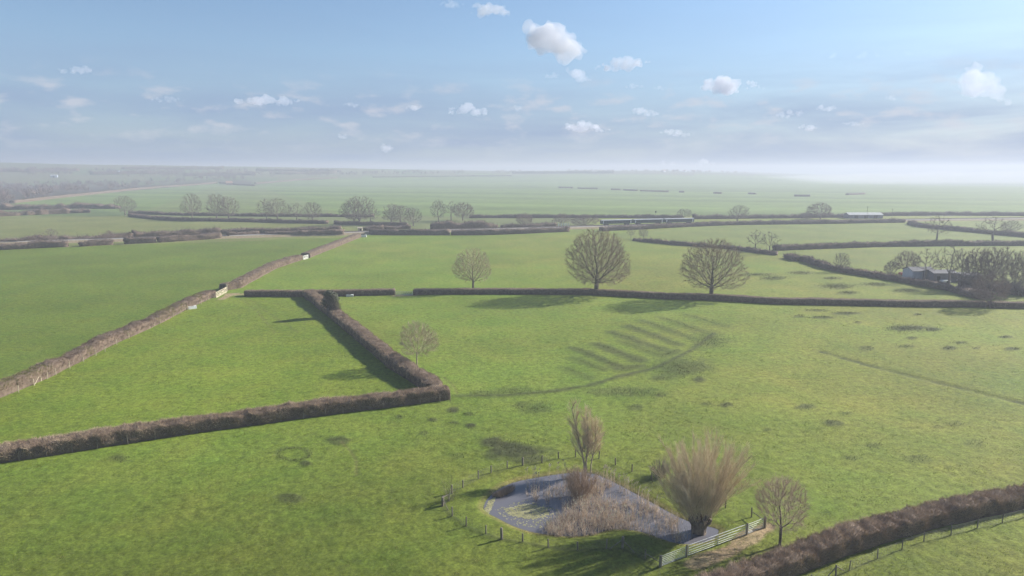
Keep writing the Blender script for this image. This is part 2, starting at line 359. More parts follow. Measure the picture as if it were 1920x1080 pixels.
def build_ground():
    dep = np.concatenate([np.array([89.9, 75, 62, 52]), np.degrees(np.arctan(np.geomspace(H / 40, H / 9500, 1)))[:0],
                          np.arange(38, 8, -.09), np.arange(8, .9, -.05), np.array([.9, .8, .7, .6, .52, .45, .40])])
    rr = H / np.tan(np.radians(dep)); rr = np.append(rr, 5950)
    fine = np.arange(-42, 42.001, .142)
    az = np.radians(np.concatenate([np.arange(-180, -43, 4.0), fine, np.arange(47, 180, 4.0)]))
    R, A = np.meshgrid(rr, az, indexing='ij')
    X = R * np.sin(A); Y = R * np.cos(A)
    x = X.ravel(); y = Y.ravel(); r = R.ravel()
    z = gz(x, y)
    px, py = project(x, y, z)
    py = np.where(y < 8, 5000, py)
    # --- albedo of the sward
    C = np.zeros((len(x), 3))
    def lin(*c): return np.array(c)
    base = lin(.124, .176, .026)
    C[:] = base
    dry = np.clip((fbm(x / 55, y / 40, 3, 35) - .35) * 2 + np.interp(x, [-20, 60], [-.25, .55]), 0, 1)[:, None]     # drier, yellower sward towards the right
    C = C * (1 - dry) + lin(.150, .168, .030) * dry
    olive = lin(.080, .100, .015)
    near = np.interp(r, [62, 120], [1, 0]) * np.interp(px, [300, 1500], [1, .35])  # darker near left foreground: soft cloud shade painted into the grass colour
    C = C * (1 - near[:, None]) + olive * near[:, None]
    def field(poly, col, soft=0):
        ins = inpoly(px, py, poly); C[ins] = lin(*col); return ins
    field([(-2500, 620), (-2500, 1400), (-300, 866), (0, 735), (126, 690), (252, 632), (409, 552), (570, 483), (667, 446), (640, 445), (300, 456), (0, 468), (-900, 510)], (.098, .138, .020))
    field([(0, 870), (480, 800), (785, 730), (727, 690), (622, 600), (568, 556), (440, 548), (352, 580), (220, 643), (63, 722), (0, 746), (-300, 866), (-300, 905)], (.122, .166, .021))
    field([(-2500, 500), (0, 468), (640, 445), (720, 434), (620, 421), (240, 406), (0, 400), (-2500, 400)], (.14, .155, .05))
    # everything beyond the line: farmland quilt
    beyond = py < 405
    q = fbm(x / 420 + .3 * np.sin(y / 500), y / 300, 2, 31)
    quilt = np.where(q[:, None] < .42, lin(.085, .085, .045), np.where(q[:, None] < .55, lin(.085, .12, .04), lin(.12, .125, .06)))
    C[beyond] = quilt[beyond]
    ar = inpoly(px, py, [(20, 381), (160, 366), (407, 343.5), (475, 348), (560, 337.5), (640, 333), (960, 326.5), (1400, 328), (1700, 335), (1920, 343), (2900, 345), (2900, 404), (1920, 404), (1300, 405), (600, 405), (240, 399)])
    C[ar] = lin(.115, .165, .045)
    st = np.sin((y * .95 + x * .30) / 22) * .5 + .5      # drill lines and sprayer passes
    st2 = fbm((y + x * .31) / 60, (x - y * .31) / 900, 3, 41)
    C[ar] *= (.80 + .22 * st[ar, None] * (st2[ar, None] > .3) + .5 * (st2[ar, None] - .5) + .12)
    sl = inpoly(px, py, [(410, 346), (480, 349), (640, 400), (420, 400), (260, 399)])
    C[sl] = C[sl] * .6 + lin(.14, .15, .06) * .4
    field([(240, 399), (600, 405), (1100, 405.5), (1100, 430), (690, 433), (620, 421), (240, 406)], (.12, .14, .055))
    field([(1455, 470), (1920, 462), (2600, 455), (2600, 590), (1920, 578), (1830, 560), (1707, 532), (1582, 511), (1470, 484)], (.13, .155, .032))
    field([(1185, 451), (1400, 470), (1455, 476), (1455, 468), (1920, 461), (2600, 452), (2600, 412), (1920, 412), (1690, 420), (1300, 424), (1140, 440)], (.125, .155, .034))
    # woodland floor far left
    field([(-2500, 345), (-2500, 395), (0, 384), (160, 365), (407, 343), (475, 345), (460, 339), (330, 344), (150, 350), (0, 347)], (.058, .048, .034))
    # --- rushy patches, furrows, ditch, wheel tracks (albedo and micro relief)
    rush = np.zeros(len(x))  # mask also takes the painted netting shadow at the fences
    wob = (fbm(x / 3.2, y / 3.2, 3, 51) - .5)
    for cx, cy, rx, ry, s in RUSH:
        d = np.hypot((px - cx) / rx, (py - cy) / ry) + wob * 1.1
        rush = np.maximum(rush, s * np.clip((1.15 - d) / .55, 0, 1))
    d = np.hypot((px - 552) / 31, (py - 851) / 11.5) + wob * .4
    rush = np.maximum(rush, .48 * np.clip(1 - np.abs(d - .95) / .3, 0, 1))
    for a, b, w, s in FURROWS:
        wa, wb = P(*a), P(*b)
        d = dist_segs(x, y, [wa, wb]) / (w * 2.0) + wob * .75
        rush = np.maximum(rush, min(1, s * .8) * np.clip((1.15 - d) / .8, 0, 1))
    ditch = [P(*p)[:2] for p in [(1540, 660), (1620, 683), (1700, 703), (1800, 728), (1900, 752), (2050, 790)]]
    dd = dist_segs(x, y, ditch); dk = np.clip(1.2 - dd / (1.2 + .7 * wob), 0, 1); rush = np.maximum(rush, .9 * dk * np.clip(.75 + 2 * wob, .3, 1))
    g2 = [P(*p)[:2] for p in [(860, 742), (940, 741), (1040, 733), (1110, 722), (1160, 706), (1230, 690), (1300, 655), (1340, 625)]]
    gd = dist_segs(x, y, g2); rush = np.maximum(rush, .85 * np.clip(1.1 - gd / (1.3 + 1.4 * wob), 0, 1))
    # netting shadow painted as dark strips along the fence lines, roughened like uncut grass
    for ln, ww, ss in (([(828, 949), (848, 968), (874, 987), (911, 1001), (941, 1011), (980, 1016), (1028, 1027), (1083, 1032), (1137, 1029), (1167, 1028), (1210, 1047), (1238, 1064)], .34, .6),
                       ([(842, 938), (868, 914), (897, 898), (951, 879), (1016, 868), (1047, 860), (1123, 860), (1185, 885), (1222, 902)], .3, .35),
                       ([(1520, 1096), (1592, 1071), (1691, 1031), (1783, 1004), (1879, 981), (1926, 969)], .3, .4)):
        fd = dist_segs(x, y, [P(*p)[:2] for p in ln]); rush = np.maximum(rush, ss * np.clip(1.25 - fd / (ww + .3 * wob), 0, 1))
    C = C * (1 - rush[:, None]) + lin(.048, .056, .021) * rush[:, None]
    trk = np.zeros(len(x))
    for ln in ([(450, 558), (480, 580), (500, 605), (515, 622)], [(461, 557), (492, 578), (525, 600), (560, 622)], [(832, 706), (850, 722), (858, 738)], [(640, 828), (655, 842), (668, 862), (668, 890)], [(440, 540), (470, 520), (560, 496), (640, 470)]):
        trk = np.maximum(trk, np.clip(1 - dist_segs(x, y, [P(*p)[:2] for p in ln]) / .35, 0, 1))
    C = C * (1 - .5 * trk[:, None]) + lin(.11, .09, .045) * .5 * trk[:, None]
    # bare ground at the gates
    for ln, w in (([(1296, 1056), (1330, 1047), (1372, 1030), (1410, 1006), (1440, 985)], 1.1), ([(430, 551), (458, 551)], 1.6), ([(738, 554), (776, 553)], 1.2), ([(415, 560), (432, 552)], 1.2)):
        d = dist_segs(x, y, [P(*p)[:2] for p in ln]) / w + wob * 1.6
        k = np.clip((1.1 - d) / .4, 0, 1)[:, None]; C = C * (1 - k) + lin(.25, .195, .115) * k
    # pond margin: straw, then mud
    sd = pond_sd(x, y)
    k = (np.clip(1 - np.abs(sd - .35) / .6, 0, 1) * .75)[:, None]; C = C * (1 - k) + lin(.18, .15, .06) * k
    k = (sd < .02)[:, None]; C = np.where(k, lin(.06, .05, .035), C)
    # --- micro relief
    fade = np.interp(r, [60, 350, 900], [1, .8, 0]) * np.clip(sd / 1.0, 0, 1)
    mic = (fbm(x / 2.6, y / 2.6, 3, 61) - .5) * .08 + (fbm(x / .75, y / .75, 3, 71) - .5) * .13
    z = z + mic * fade + rush * .22 * fade * (fbm(x / .5, y / .5, 2, 81)) - .28 * dk - .06 * trk
    nR, nA = R.shape
    idx = np.arange(nR * nA).reshape(nR, nA)
    a = idx[:-1, :]; b = idx[1:, :]
    a2 = np.roll(a, -1, 1); b2 = np.roll(b, -1, 1)
    q = np.stack([a, a2, b2, b], -1).reshape(-1, 4)
    me = mesh('ground', np.stack([x, y, z], 1), q, None, M['ground'], True)
    ca = me.color_attributes.new('sward', 'FLOAT_COLOR', 'POINT')
    ca.data.foreach_set('color', np.hstack([C, np.ones((len(C), 1))]).astype(np.float32).ravel())
    obj('ground', me, kind='structure')
# (cx, cy, rx, ry, strength) of the rushy patches as seen
RUSH = [(972, 846, 54, 17, 1.0), (955, 835, 36, 12, 1.0), (925, 830, 24, 10, .95), (1000, 862, 30, 10, .8), (635, 825, 22, 8, .75), (545, 935, 28, 10, .75), (225, 860, 24, 9, .55), (574, 869, 12, 5, .85),
        (748, 781, 12, 5, .6), (812, 787, 9, 4, .8), (850, 770, 13, 6, .9), (883, 798, 11, 5, .95), (878, 776, 11, 4, .7), (852, 793, 12, 4, .6), (795, 812, 9, 5, .55),
        (960, 735, 60, 9, .4), (905, 738, 26, 6, .45), (1005, 765, 40, 12, .45), (975, 760, 22, 8, .5), (1170, 735, 90, 10, .45), (1280, 690, 62, 20, .55), (1310, 711, 15, 6, .8), (1330, 640, 40, 18, .4),
        (1235, 742, 16, 5, .6), (1190, 764, 15, 5, .55), (1240, 710, 20, 5, .5), (1360, 760, 16, 6, .75), (1328, 757, 14, 4, .6), (1513, 763, 18, 6, .75), (1560, 793, 20, 6, .75), (1588, 776, 14, 4, .5), (1440, 806, 9, 4, .5),
        (1700, 616, 46, 7, .95), (1750, 618, 20, 4, .9), (1540, 596, 24, 3, .8), (1500, 594, 14, 3, .6), (1585, 588, 28, 3, .8), (1710, 634, 10, 3, .7), (1530, 583, 30, 3, .5), (1780, 653, 16, 5, .7), (1800, 643, 20, 3, .6), (1900, 654, 16, 3, .85),
        (1885, 632, 14, 3, .8), (1720, 590, 10, 2, .8), (1625, 653, 14, 5, .55), (1700, 650, 20, 4, .45), (1610, 605, 8, 2, .6), (1830, 653, 9, 2, .6), (1570, 537, 34, 6, .6), (1590, 549, 22, 4, .55), (1640, 533, 25, 4, .5), (1700, 545, 28, 4, .55), (1450, 522, 30, 5, .5), (1500, 512, 26, 4, .45), (1420, 515, 40, 4, .4), (1560, 522, 20, 3, .5),
        (1640, 835, 20, 7, .45), (1720, 860, 30, 9, .35), (1600, 860, 24, 8, .35), (1830, 830, 26, 9, .3), (1790, 795, 20, 6, .3), (1760, 800, 14, 4, .35), (860, 855, 16, 6, .3), (1230, 905, 26, 14, .6)]
FURROWS = [((1075, 652), (1112, 668), .9, .8), ((1100, 660), (1165, 690), 1.0, .85), ((1120, 645), (1200, 676), 1.2, .9), ((1148, 624), (1240, 655), 1.3, .85), ((1178, 612), (1270, 645), 1.3, .8),
           ((1165, 640), (1245, 668), 1.0, .6), ((1205, 602), (1300, 636), 1.2, .6), ((1240, 596), (1330, 626), 1.2, .55), ((1290, 592), (1360, 612), 1.2, .45), ((1080, 672), (1130, 692), 1.0, .6), ((1060, 690), (1105, 708), .9, .5),
           ((1160, 692), (1200, 686), 1.0, .8), ((1250, 664), (1268, 658), .9, .8)]
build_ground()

# ------------------------------------------------------------------ water and haze
def poly_sheet(name, pts, z, mt, kind='structure', **k):
    c = pts.mean(0); n = len(pts)
    V = [(p[0], p[1], z) for p in pts] + [(c[0], c[1], z)]
    return obj(name, mesh(name, V, None, [[i, (i + 1) % n, n] for i in range(n)], mt), kind=kind, **k)
def water_material():
    m = mat('pond_water', (.12, .115, .126), .05, spec=.5); t = m.node_tree
    b = t.nodes['Principled BSDF']; gn = N(t, 'ShaderNodeNewGeometry')
    n = N(t, 'ShaderNodeTexNoise'); n.inputs['Scale'].default_value = 2.2; n.inputs['Detail'].default_value = 4
    t.links.new(gn.outputs['Position'], n.inputs['Vector'])
    bn = N(t, 'ShaderNodeBump'); bn.inputs['Strength'].default_value = .25; bn.inputs['Distance'].default_value = .03
    t.links.new(n.outputs['Fac'], bn.inputs['Height']); t.links.new(bn.outputs[0], b.inputs['Normal'])
    b.inputs['IOR'].default_value = 1.33
    return m
M['water'] = water_material()
cc = POND.mean(0); big = cc + (POND - cc) * 1.0
nrm = np.roll(POND, -1, 0) - np.roll(POND, 1, 0); nrm = np.stack([nrm[:, 1], -nrm[:, 0]], 1); nrm /= np.linalg.norm(nrm, axis=1)[:, None]
if np.mean(((POND + nrm * .3) - cc) ** 2) < np.mean((POND - cc) ** 2): nrm = -nrm
def fan_free(name, pts, z, mt, **k):
    import bmesh
    bm = bmesh.new(); vsx = [bm.verts.new((p[0], p[1], z)) for p in pts]; f = bm.faces.new(vsx)
    bmesh.ops.triangulate(bm, faces=[f]); me = bpy.data.meshes.new(name); bm.to_mesh(me); bm.free(); me.materials.append(mt)
    for p in me.polygons:
        if p.normal.z < 0: me.flip_normals(); break
    return obj(name, me, **k)
fan_free('pond_water', POND + nrm * .12, WATER_Z, M['water'], kind='structure')

def volume_box(name, lo, hi, dens, aniso, color, label=None):
    m = bpy.data.materials.new(name); m.use_nodes = True; t = m.node_tree; t.nodes.clear()
    o = N(t, 'ShaderNodeOutputMaterial'); v = N(t, 'ShaderNodeVolumePrincipled')
    v.inputs['Color'].default_value = (*color, 1); v.inputs['Density'].default_value = dens; v.inputs['Anisotropy'].default_value = aniso
    v.inputs['Density Attribute'].default_value = ''; v.inputs['Color Attribute'].default_value = ''; v.inputs['Temperature Attribute'].default_value = ''
    t.links.new(v.outputs[0], o.inputs['Volume']); m.cycles.homogeneous_volume = True
    return m
hz_m = volume_box('haze_air', 0, 0, HAZE, .18, (.54, .57, .67))
lo, hi = (-6000, -6000, -24), (6000, 6000, HAZE_TOP)
b = MB().box(((lo[0] + hi[0]) / 2, (lo[1] + hi[1]) / 2, (lo[2] + hi[2]) / 2), (hi[0] - lo[0], hi[1] - lo[1], hi[2] - lo[2]))
obj('haze', b.me('haze', hz_m), kind='stuff')

# ------------------------------------------------------------------ trees
def frustums(A, B, RA, RB, k):
    """open tapered tubes from A to B; returns V, quads"""
    n = len(A)
    D = B - A; L = np.linalg.norm(D, axis=1, keepdims=True); D = D / np.maximum(L, 1e-6)
    up = np.where(np.abs(D[:, 2:3]) < .95, np.array([[0, 0, 1.0]]), np.array([[1.0, 0, 0]]))
    S = np.cross(D, up); S /= np.linalg.norm(S, axis=1, keepdims=True); U = np.cross(S, D)
    an = np.arange(k) / k * 2 * np.pi
    ring = np.cos(an)[None, :, None] * S[:, None, :] + np.sin(an)[None, :, None] * U[:, None, :]
    V = np.concatenate([A[:, None, :] + ring * RA[:, None, None], B[:, None, :] + ring * RB[:, None, None]], 1)
    i = np.arange(k); j = (i + 1) % k
    q = np.stack([i, j, k + j, k + i], 1)[None] + (np.arange(n) * 2 * k)[:, None, None]
    return V.reshape(-1, 3), q.reshape(-1, 4)
def spikes(A, B, R):
    """thin three-sided twigs"""
    n = len(A); D = B - A; D = D / np.maximum(np.linalg.norm(D, axis=1, keepdims=True), 1e-6)
    up = np.where(np.abs(D[:, 2:3]) < .95, np.array([[0, 0, 1.0]]), np.array([[1.0, 0, 0]]))
    S = np.cross(D, up); S /= np.linalg.norm(S, axis=1, keepdims=True); U = np.cross(S, D)
    V = np.stack([A + S * R[:, None], A - S * R[:, None] * .5 + U * R[:, None] * .87, A - S * R[:, None] * .5 - U * R[:, None] * .87, B], 1)
    t = np.array([[0, 1, 3], [1, 2, 3], [2, 0, 3]])[None] + (np.arange(n) * 4)[:, None, None]
    return V.reshape(-1, 3), t.reshape(-1, 3)
def colonise(seed, h, w, trunk, n_att=900, low=.18, lean=(0, 0), shell=.55, top=1.0, step=None, bias=.15):
    r = np.random.default_rng(seed)
    # dome-shaped crown: widest a little below the middle, uneven outline
    pts = []
    while len(pts) < n_att:
        p = r.uniform(-1, 1, (4000, 3)); zz = (p[:, 2] + 1) / 2
        rad = np.where(zz < .42, np.sqrt(np.clip(1 - ((.42 - zz) / .48) ** 2, 0, 1)), np.sqrt(np.clip(1 - ((zz - .42) / .58) ** 2, 0, 1)) ** top)
        an = np.arctan2(p[:, 1], p[:, 0])
        rad = rad * (.70 + .52 * vnoise(np.cos(an) * 1.7 + 9 + seed, zz * 2.6 + np.sin(an) * 1.7))
        q = np.hypot(p[:, 0], p[:, 1]) / np.maximum(rad, 1e-3)
        ok = (q < 1) & (r.random(4000) < shell + (1 - shell) * np.maximum(q, np.abs(zz - .4) * 1.6) ** 2)
        pts.extend(np.stack([p[:, 0], p[:, 1], zz], 1)[ok][: n_att - len(pts)])
    A = np.array(pts); A[:, :2] *= w / 2; A[:, 2] = h * (low + (1 - low) * A[:, 2]); A[:, 0] += lean[0] * A[:, 2]; A[:, 1] += lean[1] * A[:, 2]
    st = step or h * .028
    nodes = [np.zeros(3)]; par = [-1]
    n0 = max(3, int(trunk / st)); cur = np.zeros(3)
    for i in range(n0):
        cur = cur + np.array([lean[0] + r.normal(0, .05), lean[1] + r.normal(0, .05), 1]) * trunk / n0
        nodes.append(cur.copy()); par.append(i)
    NP = np.array(nodes); dist = np.full(len(A), 1e9); near = np.zeros(len(A), int); alive = np.ones(len(A), bool)
    def upd(start):
        new = NP[start:]
        for a in range(0, len(new), 400):
            d = np.linalg.norm(A[:, None] - new[None, a:a + 400], axis=2); j = d.argmin(1); dm = d[np.arange(len(A)), j]
            b = dm < dist; dist[b] = dm[b]; near[b] = start + a + j[b]
    upd(n0); kill = st * 1.7
    for it in range(140):
        act = alive & (dist > kill); alive &= act
        if not act.any(): break
        infl = act & (dist < (h if it < 12 else st * 9))
        if not infl.any(): break
        idx = near[infl]; D = A[infl] - NP[idx]; D /= np.linalg.norm(D, axis=1, keepdims=True)
        u, inv = np.unique(idx, return_inverse=True); S = np.zeros((len(u), 3)); np.add.at(S, inv, D)
        S /= np.linalg.norm(S, axis=1, keepdims=True) + 1e-9
        pdir = NP[u] - NP[np.maximum(np.array(par)[u], 0)]; pdir /= np.linalg.norm(pdir, axis=1, keepdims=True) + 1e-9
        S = S + .35 * pdir + r.normal(0, .14, S.shape) + np.array([0, 0, bias]); S /= np.linalg.norm(S, axis=1, keepdims=True)
        new = NP[u] + S * st; s0 = len(NP); NP = np.vstack([NP, new]); par.extend(u.tolist()); upd(s0)
    return NP, np.array(par)
def tree_meshes(name, seed, h, w, trunk, r0, bark, twig, n_att=900, twigs=3, tl=.05, tr=.023, k=(8, 5, 3), split=.30, droop=0.0, **kw):
    NP, par = colonise(seed, h, w, trunk, n_att, **kw); r = np.random.default_rng(seed + 99)
    n = len(NP); tips = np.zeros(n); ch = np.bincount(par[1:], minlength=n); tips[ch == 0] = 1
    for i in range(n - 1, 0, -1): tips[par[i]] += tips[i]
    rt = h * .0007; ex = math.log(r0 / rt) / math.log(max(tips[0], 3)); R = rt * tips ** ex
    R[0] *= 1.35
    a = par[1:]; A = NP[a]; B = NP[1:]; RB = R[1:]; RA = np.minimum(R[a], RB * 1.35); RA[a == 0] = R[0]
    Bx = B + (B - A) * .06
    big = RB > split * r0
    def build(maskv, nm, mt, extra=None):
        V = []; Q = []; T = []; o = 0
        for lo_, hi_, kk in ((.4 * r0, 9, k[0]), (.12 * r0, .4 * r0, k[1]), (0, .12 * r0, k[2])):
            m_ = maskv & (RB >= lo_) & (RB < hi_)
            if m_.any():
                v, q = frustums(A[m_], Bx[m_], RA[m_], RB[m_], kk); V.append(v); Q.append(q + o); o += len(v)
        if extra is not None: v, t = extra; V.append(v); T.append(t + o)
        if not V: V = [np.zeros((3, 3))]
        return mesh(nm, np.vstack(V), np.vstack(Q) if Q else None, np.vstack(T) if T else None, mt)
    twigs = twigs * 2; thin = np.where(tips <= 8)[0]; thin = thin[thin > 3]
    src = np.repeat(thin, twigs); pd = NP[src] - NP[par[src]]; pd /= np.linalg.norm(pd, axis=1, keepdims=True) + 1e-9
    cdir = NP[src] - np.array([0, 0, h * .45]); cdir /= np.linalg.norm(cdir, axis=1, keepdims=True) + 1e-9
    d = pd * .8 + cdir * .55 + r.normal(0, .42, pd.shape) + np.array([0, 0, .12 - droop]); d /= np.linalg.norm(d, axis=1, keepdims=True)
    Ln = h * tl * r.uniform(.5, 1.5, len(src))[:, None]; s = NP[src] - pd * (h * .028) * r.random((len(src), 1))
    mid = s + d * Ln * .5; ex_ = spikes(s, s + d * Ln, np.full(len(src), tr) * h / 12)
    d2 = d + r.normal(0, .6, d.shape); d2 /= np.linalg.norm(d2, axis=1, keepdims=True)
    e2 = spikes(mid, mid + d2 * Ln * .55, np.full(len(src), tr * .75) * h / 12)
    ex_ = (np.vstack([ex_[0], e2[0]]), np.vstack([ex_[1], e2[1] + len(ex_[0])]))
    return build(big, name + '_trunk', bark), build(~big, name + '_crown', twig, ex_)
def put_tree(kind, parts, px, py, label, cat='tree', group=None, s=1.0, sxy=None, rz=0.0, loc=None):
    p = G(px, py) if loc is None else loc
    sc = (sxy or s, sxy or s, s)
    t = thing(kind, (p[0], p[1], p[2] - .05), label, cat, group, rz, sc)
    obj('trunk', parts[0], t); obj('crown', parts[1], t)
    return t

TG = 'bare trees standing in the hedge across the pasture'
put_tree('oak_tree', tree_meshes('oak_a', 11, 21.0, 21.5, 3.6, .72, M['oak_bark'], M['oak_twig'], 4200, 2, .055, .0105, low=.16, split=.085, step=.40), 1118, 552, 'largest bare oak with a broad round crown, standing in the middle hedge', group=TG, rz=.4)
put_tree('oak_tree', tree_meshes('oak_b', 23, 19.0, 21.5, 4.0, .62, M['oak_bark'], M['oak_twig'], 3400, 2, .055, .0105, low=.17, step=.38, shell=.5, split=.085), 1333, 561, 'wide bare oak with open spreading limbs, right of the largest oak in the middle hedge', group=TG, rz=2.0)
put_tree('oak_tree', tree_meshes('oak_c', 37, 14.2, 13.2, 2.6, .36, M['oak_bark'], M['pale_twig'], 2600, 2, .06, .011, low=.20, split=.12, step=.32), 887, 543, 'smaller bare tree with a fine egg-shaped crown, left of the largest oak', group=TG, rz=1.0)
put_tree('field_tree', tree_meshes('ash_a', 41, 9.4, 8.8, 2.6, .14, M['pale_bark'], M['pale_twig'], 1100, 2, .085, .013, low=.26, step=.22, shell=.35, split=.35, bias=.25), 782, 686, 'slender pale bare tree beside the diagonal hedge near its corner', rz=.3)
put_tree('field_tree', tree_meshes('alder_a', 53, 7.7, 5.6, 2.1, .15, M['oak_bark'], M['alder_twig'], 1400, 2, .085, .011, low=.28, step=.17, shell=.4, split=.30, bias=.3), 1462, 1022, 'small bare tree with a forked trunk beside the bottom right hedge', rz=1.2)

# shared kinds for the distant trees
K = {}
K['dome'] = tree_meshes('dome', 61, 15, 17, 3.0, .42, M['grey_twig'], M['grey_twig'], 1000, 2, .065, .016, k=(6, 4, 3), low=.17, split=.3)
K['dome2'] = tree_meshes('dome_b', 67, 15, 15, 3.2, .40, M['grey_twig'], M['grey_twig'], 1000, 2, .065, .016, k=(6, 4, 3), low=.20, split=.3, lean=(.05, 0))
K['tall'] = tree_meshes('tall', 71, 16, 11, 2.5, .34, M['grey_twig'], M['grey_twig'], 850, 2, .065, .016, k=(6, 4, 3), low=.18, split=.3, bias=.35)
K['open'] = tree_meshes('open', 79, 14, 13, 3.6, .36, M['grey_twig'], M['grey_twig'], 260, 2, .065, .02, k=(6, 4, 3), low=.26, shell=.35, split=.3)
K['gnarl'] = tree_meshes('gnarled', 83, 15, 13, 4.5, .42, M['grey_twig'], M['grey_twig'], 170, 2, .065, .02, k=(6, 4, 3), low=.33, shell=.4, split=.28, lean=(.06, 0))
K['bush'] = tree_meshes('bush', 89, 7, 8, .6, .16, M['scrub_twig'], M['scrub_twig'], 600, 3, .10, .018, k=(4, 4, 3), low=.05, split=.4, )
K['fuzz'] = tree_meshes('fuzzy', 97, 10, 9, 2.0, .24, M['scrub_twig'], M['scrub_twig'], 900, 3, .085, .016, k=(6, 4, 3), low=.16, split=.35)
KH = {'dome': (15, 17), 'dome2': (15, 15), 'tall': (16, 11), 'open': (14, 13), 'gnarl': (15, 13), 'bush': (7, 8), 'fuzz': (10, 9)}
TREES = [  # px, base, top, width px, kind, label
 (235, 404, 367, 40, 'dome', 'lone round bare tree at the right end of the far left scrub belt'),
 (361, 412, 362, 38, 'dome2', 'first tall bare tree from the left in the hedgerow row, dark straight trunk'),
 (407, 413, 363, 46, 'dome', 'broad bare tree standing left in the close pair of the hedgerow row'),
 (429, 413, 368, 42, 'tall', 'bare tree standing right in the close pair of the hedgerow row'),
 (500, 413, 373, 36, 'open', 'thin bare tree left of the spreading one in the hedgerow row'),
 (520, 413, 371, 48, 'dome2', 'spreading bare tree with a forked trunk in the hedgerow row'),
 (557, 416, 380, 30, 'open', 'smallest bare tree of the hedgerow row, between two rounder ones'),
 (586, 417, 378, 40, 'dome', 'compact round bare tree just left of the hedgerow gap'),
 (664, 421, 374, 42, 'tall', 'slim bare tree tucked against the left of the biggest hedgerow tree'),
 (674, 422, 367, 68, 'dome', 'biggest dense dome-shaped bare tree in the distant hedgerow row'),
 (695, 421, 385, 36, 'open', 'small bare tree tucked against the right of the biggest hedgerow tree'),
 (734, 421, 382, 46, 'dome2', 'low domed bare tree, left of three with joined crowns'),
 (751, 421, 385, 56, 'dome', 'low domed bare tree, middle one of three with joined crowns'),
 (775, 424, 388, 36, 'tall', 'low bare tree, right of three with joined crowns'),
 (822, 416, 374, 32, 'tall', 'upright bare tree beyond the scrubby bank, standing alone on the left'),
 (846, 413, 377, 34, 'gnarl', 'upright bare tree with twin dark stems behind the scrubby bank'),
 (868, 414, 380, 42, 'fuzz', 'hazy brown bare tree at the right end of the scrubby bank'),
 (985, 425, 399, 34, 'fuzz', 'brown rounded tree by the railway in mid picture'),
 (1052, 421, 400, 34, 'fuzz', 'brown rounded tree behind the white upright boards'),
 (1098, 424, 402, 56, 'bush', 'wide brown thicket at the railway behind the largest oak'),
 (1282, 411, 391, 36, 'dome', 'dark domed tree behind the front end of the train'),
 (1382, 416, 384, 46, 'dome2', 'round bare tree by the railway, right of the train'),
 (1538, 411, 380, 46, 'fuzz', 'tall brown thicket tree left of the long pale-roofed shed'),
 (1510, 412, 398, 30, 'bush', 'low brown bush left of the tall thicket tree'),
 (1183, 447, 424, 18, 'open', 'left of two little bare trees below the train'),
 (1207, 448, 425, 22, 'dome2', 'right of two little bare trees below the train'),
 (1415, 472, 431, 34, 'gnarl', 'left of two thin bare trees at the left end of the right field hedge'),
 (1443, 476, 434, 34, 'gnarl', 'right of two thin bare trees at the left end of the right field hedge'),
 (1576, 509, 473, 34, 'dome', 'small round bare tree alone in the right field hedge'),
 (1755, 457, 402, 52, 'gnarl', 'tall open bare tree on the straight hedge above the barns'),
 (1861, 455, 406, 62, 'gnarl', 'wide open bare tree on the straight hedge near the right edge'),
 (1893, 438, 412, 36, 'dome2', 'small bare tree behind the wide open one near the right edge'),
 (1670, 514, 489, 26, 'bush', 'low bush at the left end of the barn thicket'),
 (1697, 513, 470, 44, 'fuzz', 'dense dark tree left of the pale barn'),
 (1733, 527, 466, 56, 'gnarl', 'bare tree with a bent fork in front of the pale barn'),
 (1779, 536, 458, 56, 'gnarl', 'tall bare tree in front of the dark barn'),
 (1799, 541, 468, 50, 'tall', 'thick-stemmed bare tree right of the dark barn'),
 (1832, 541, 466, 54, 'fuzz', 'brown-crowned tree in the thicket right of the barns'),
 (1858, 540, 464, 56, 'fuzz', 'brown-crowned tree behind the fuzzy hedge tree'),
 (1878, 536, 462, 48, 'open', 'pale-stemmed bare tree in the thicket near the right edge'),
 (1900, 553, 470, 56, 'tall', 'dark-stemmed bare tree in the thicket at the right edge'),
 (1925, 548, 466, 60, 'fuzz', 'brown tree cut by the right edge above the hedge'),
 (1948, 560, 474, 60, 'open', None),
 (1856, 577, 512, 66, 'fuzz', 'fuzzy round brown tree growing in the hedge end below the thicket'),
 (205, 452, 432, 20, 'bush', 'pale little bare tree left in the pale grass strip beyond the left field'),
 (97, 461, 428, 30, 'open', 'faint pale bare tree above the double hedge at far left'),
]
for i, (px, pb, pt, pw, kd, lab) in enumerate(TREES):
    p = G(px, pb); hh = height_at(px, pb, pt); ww = pw / F * p[1]
    if lab: put_tree('bush' if kd == 'bush' else 'bare_tree', K[kd], px, pb, lab, 'bush' if kd == 'bush' else 'tree', 'distant bare trees', hh / KH[kd][0], ww / KH[kd][1], i * 2.4, p)

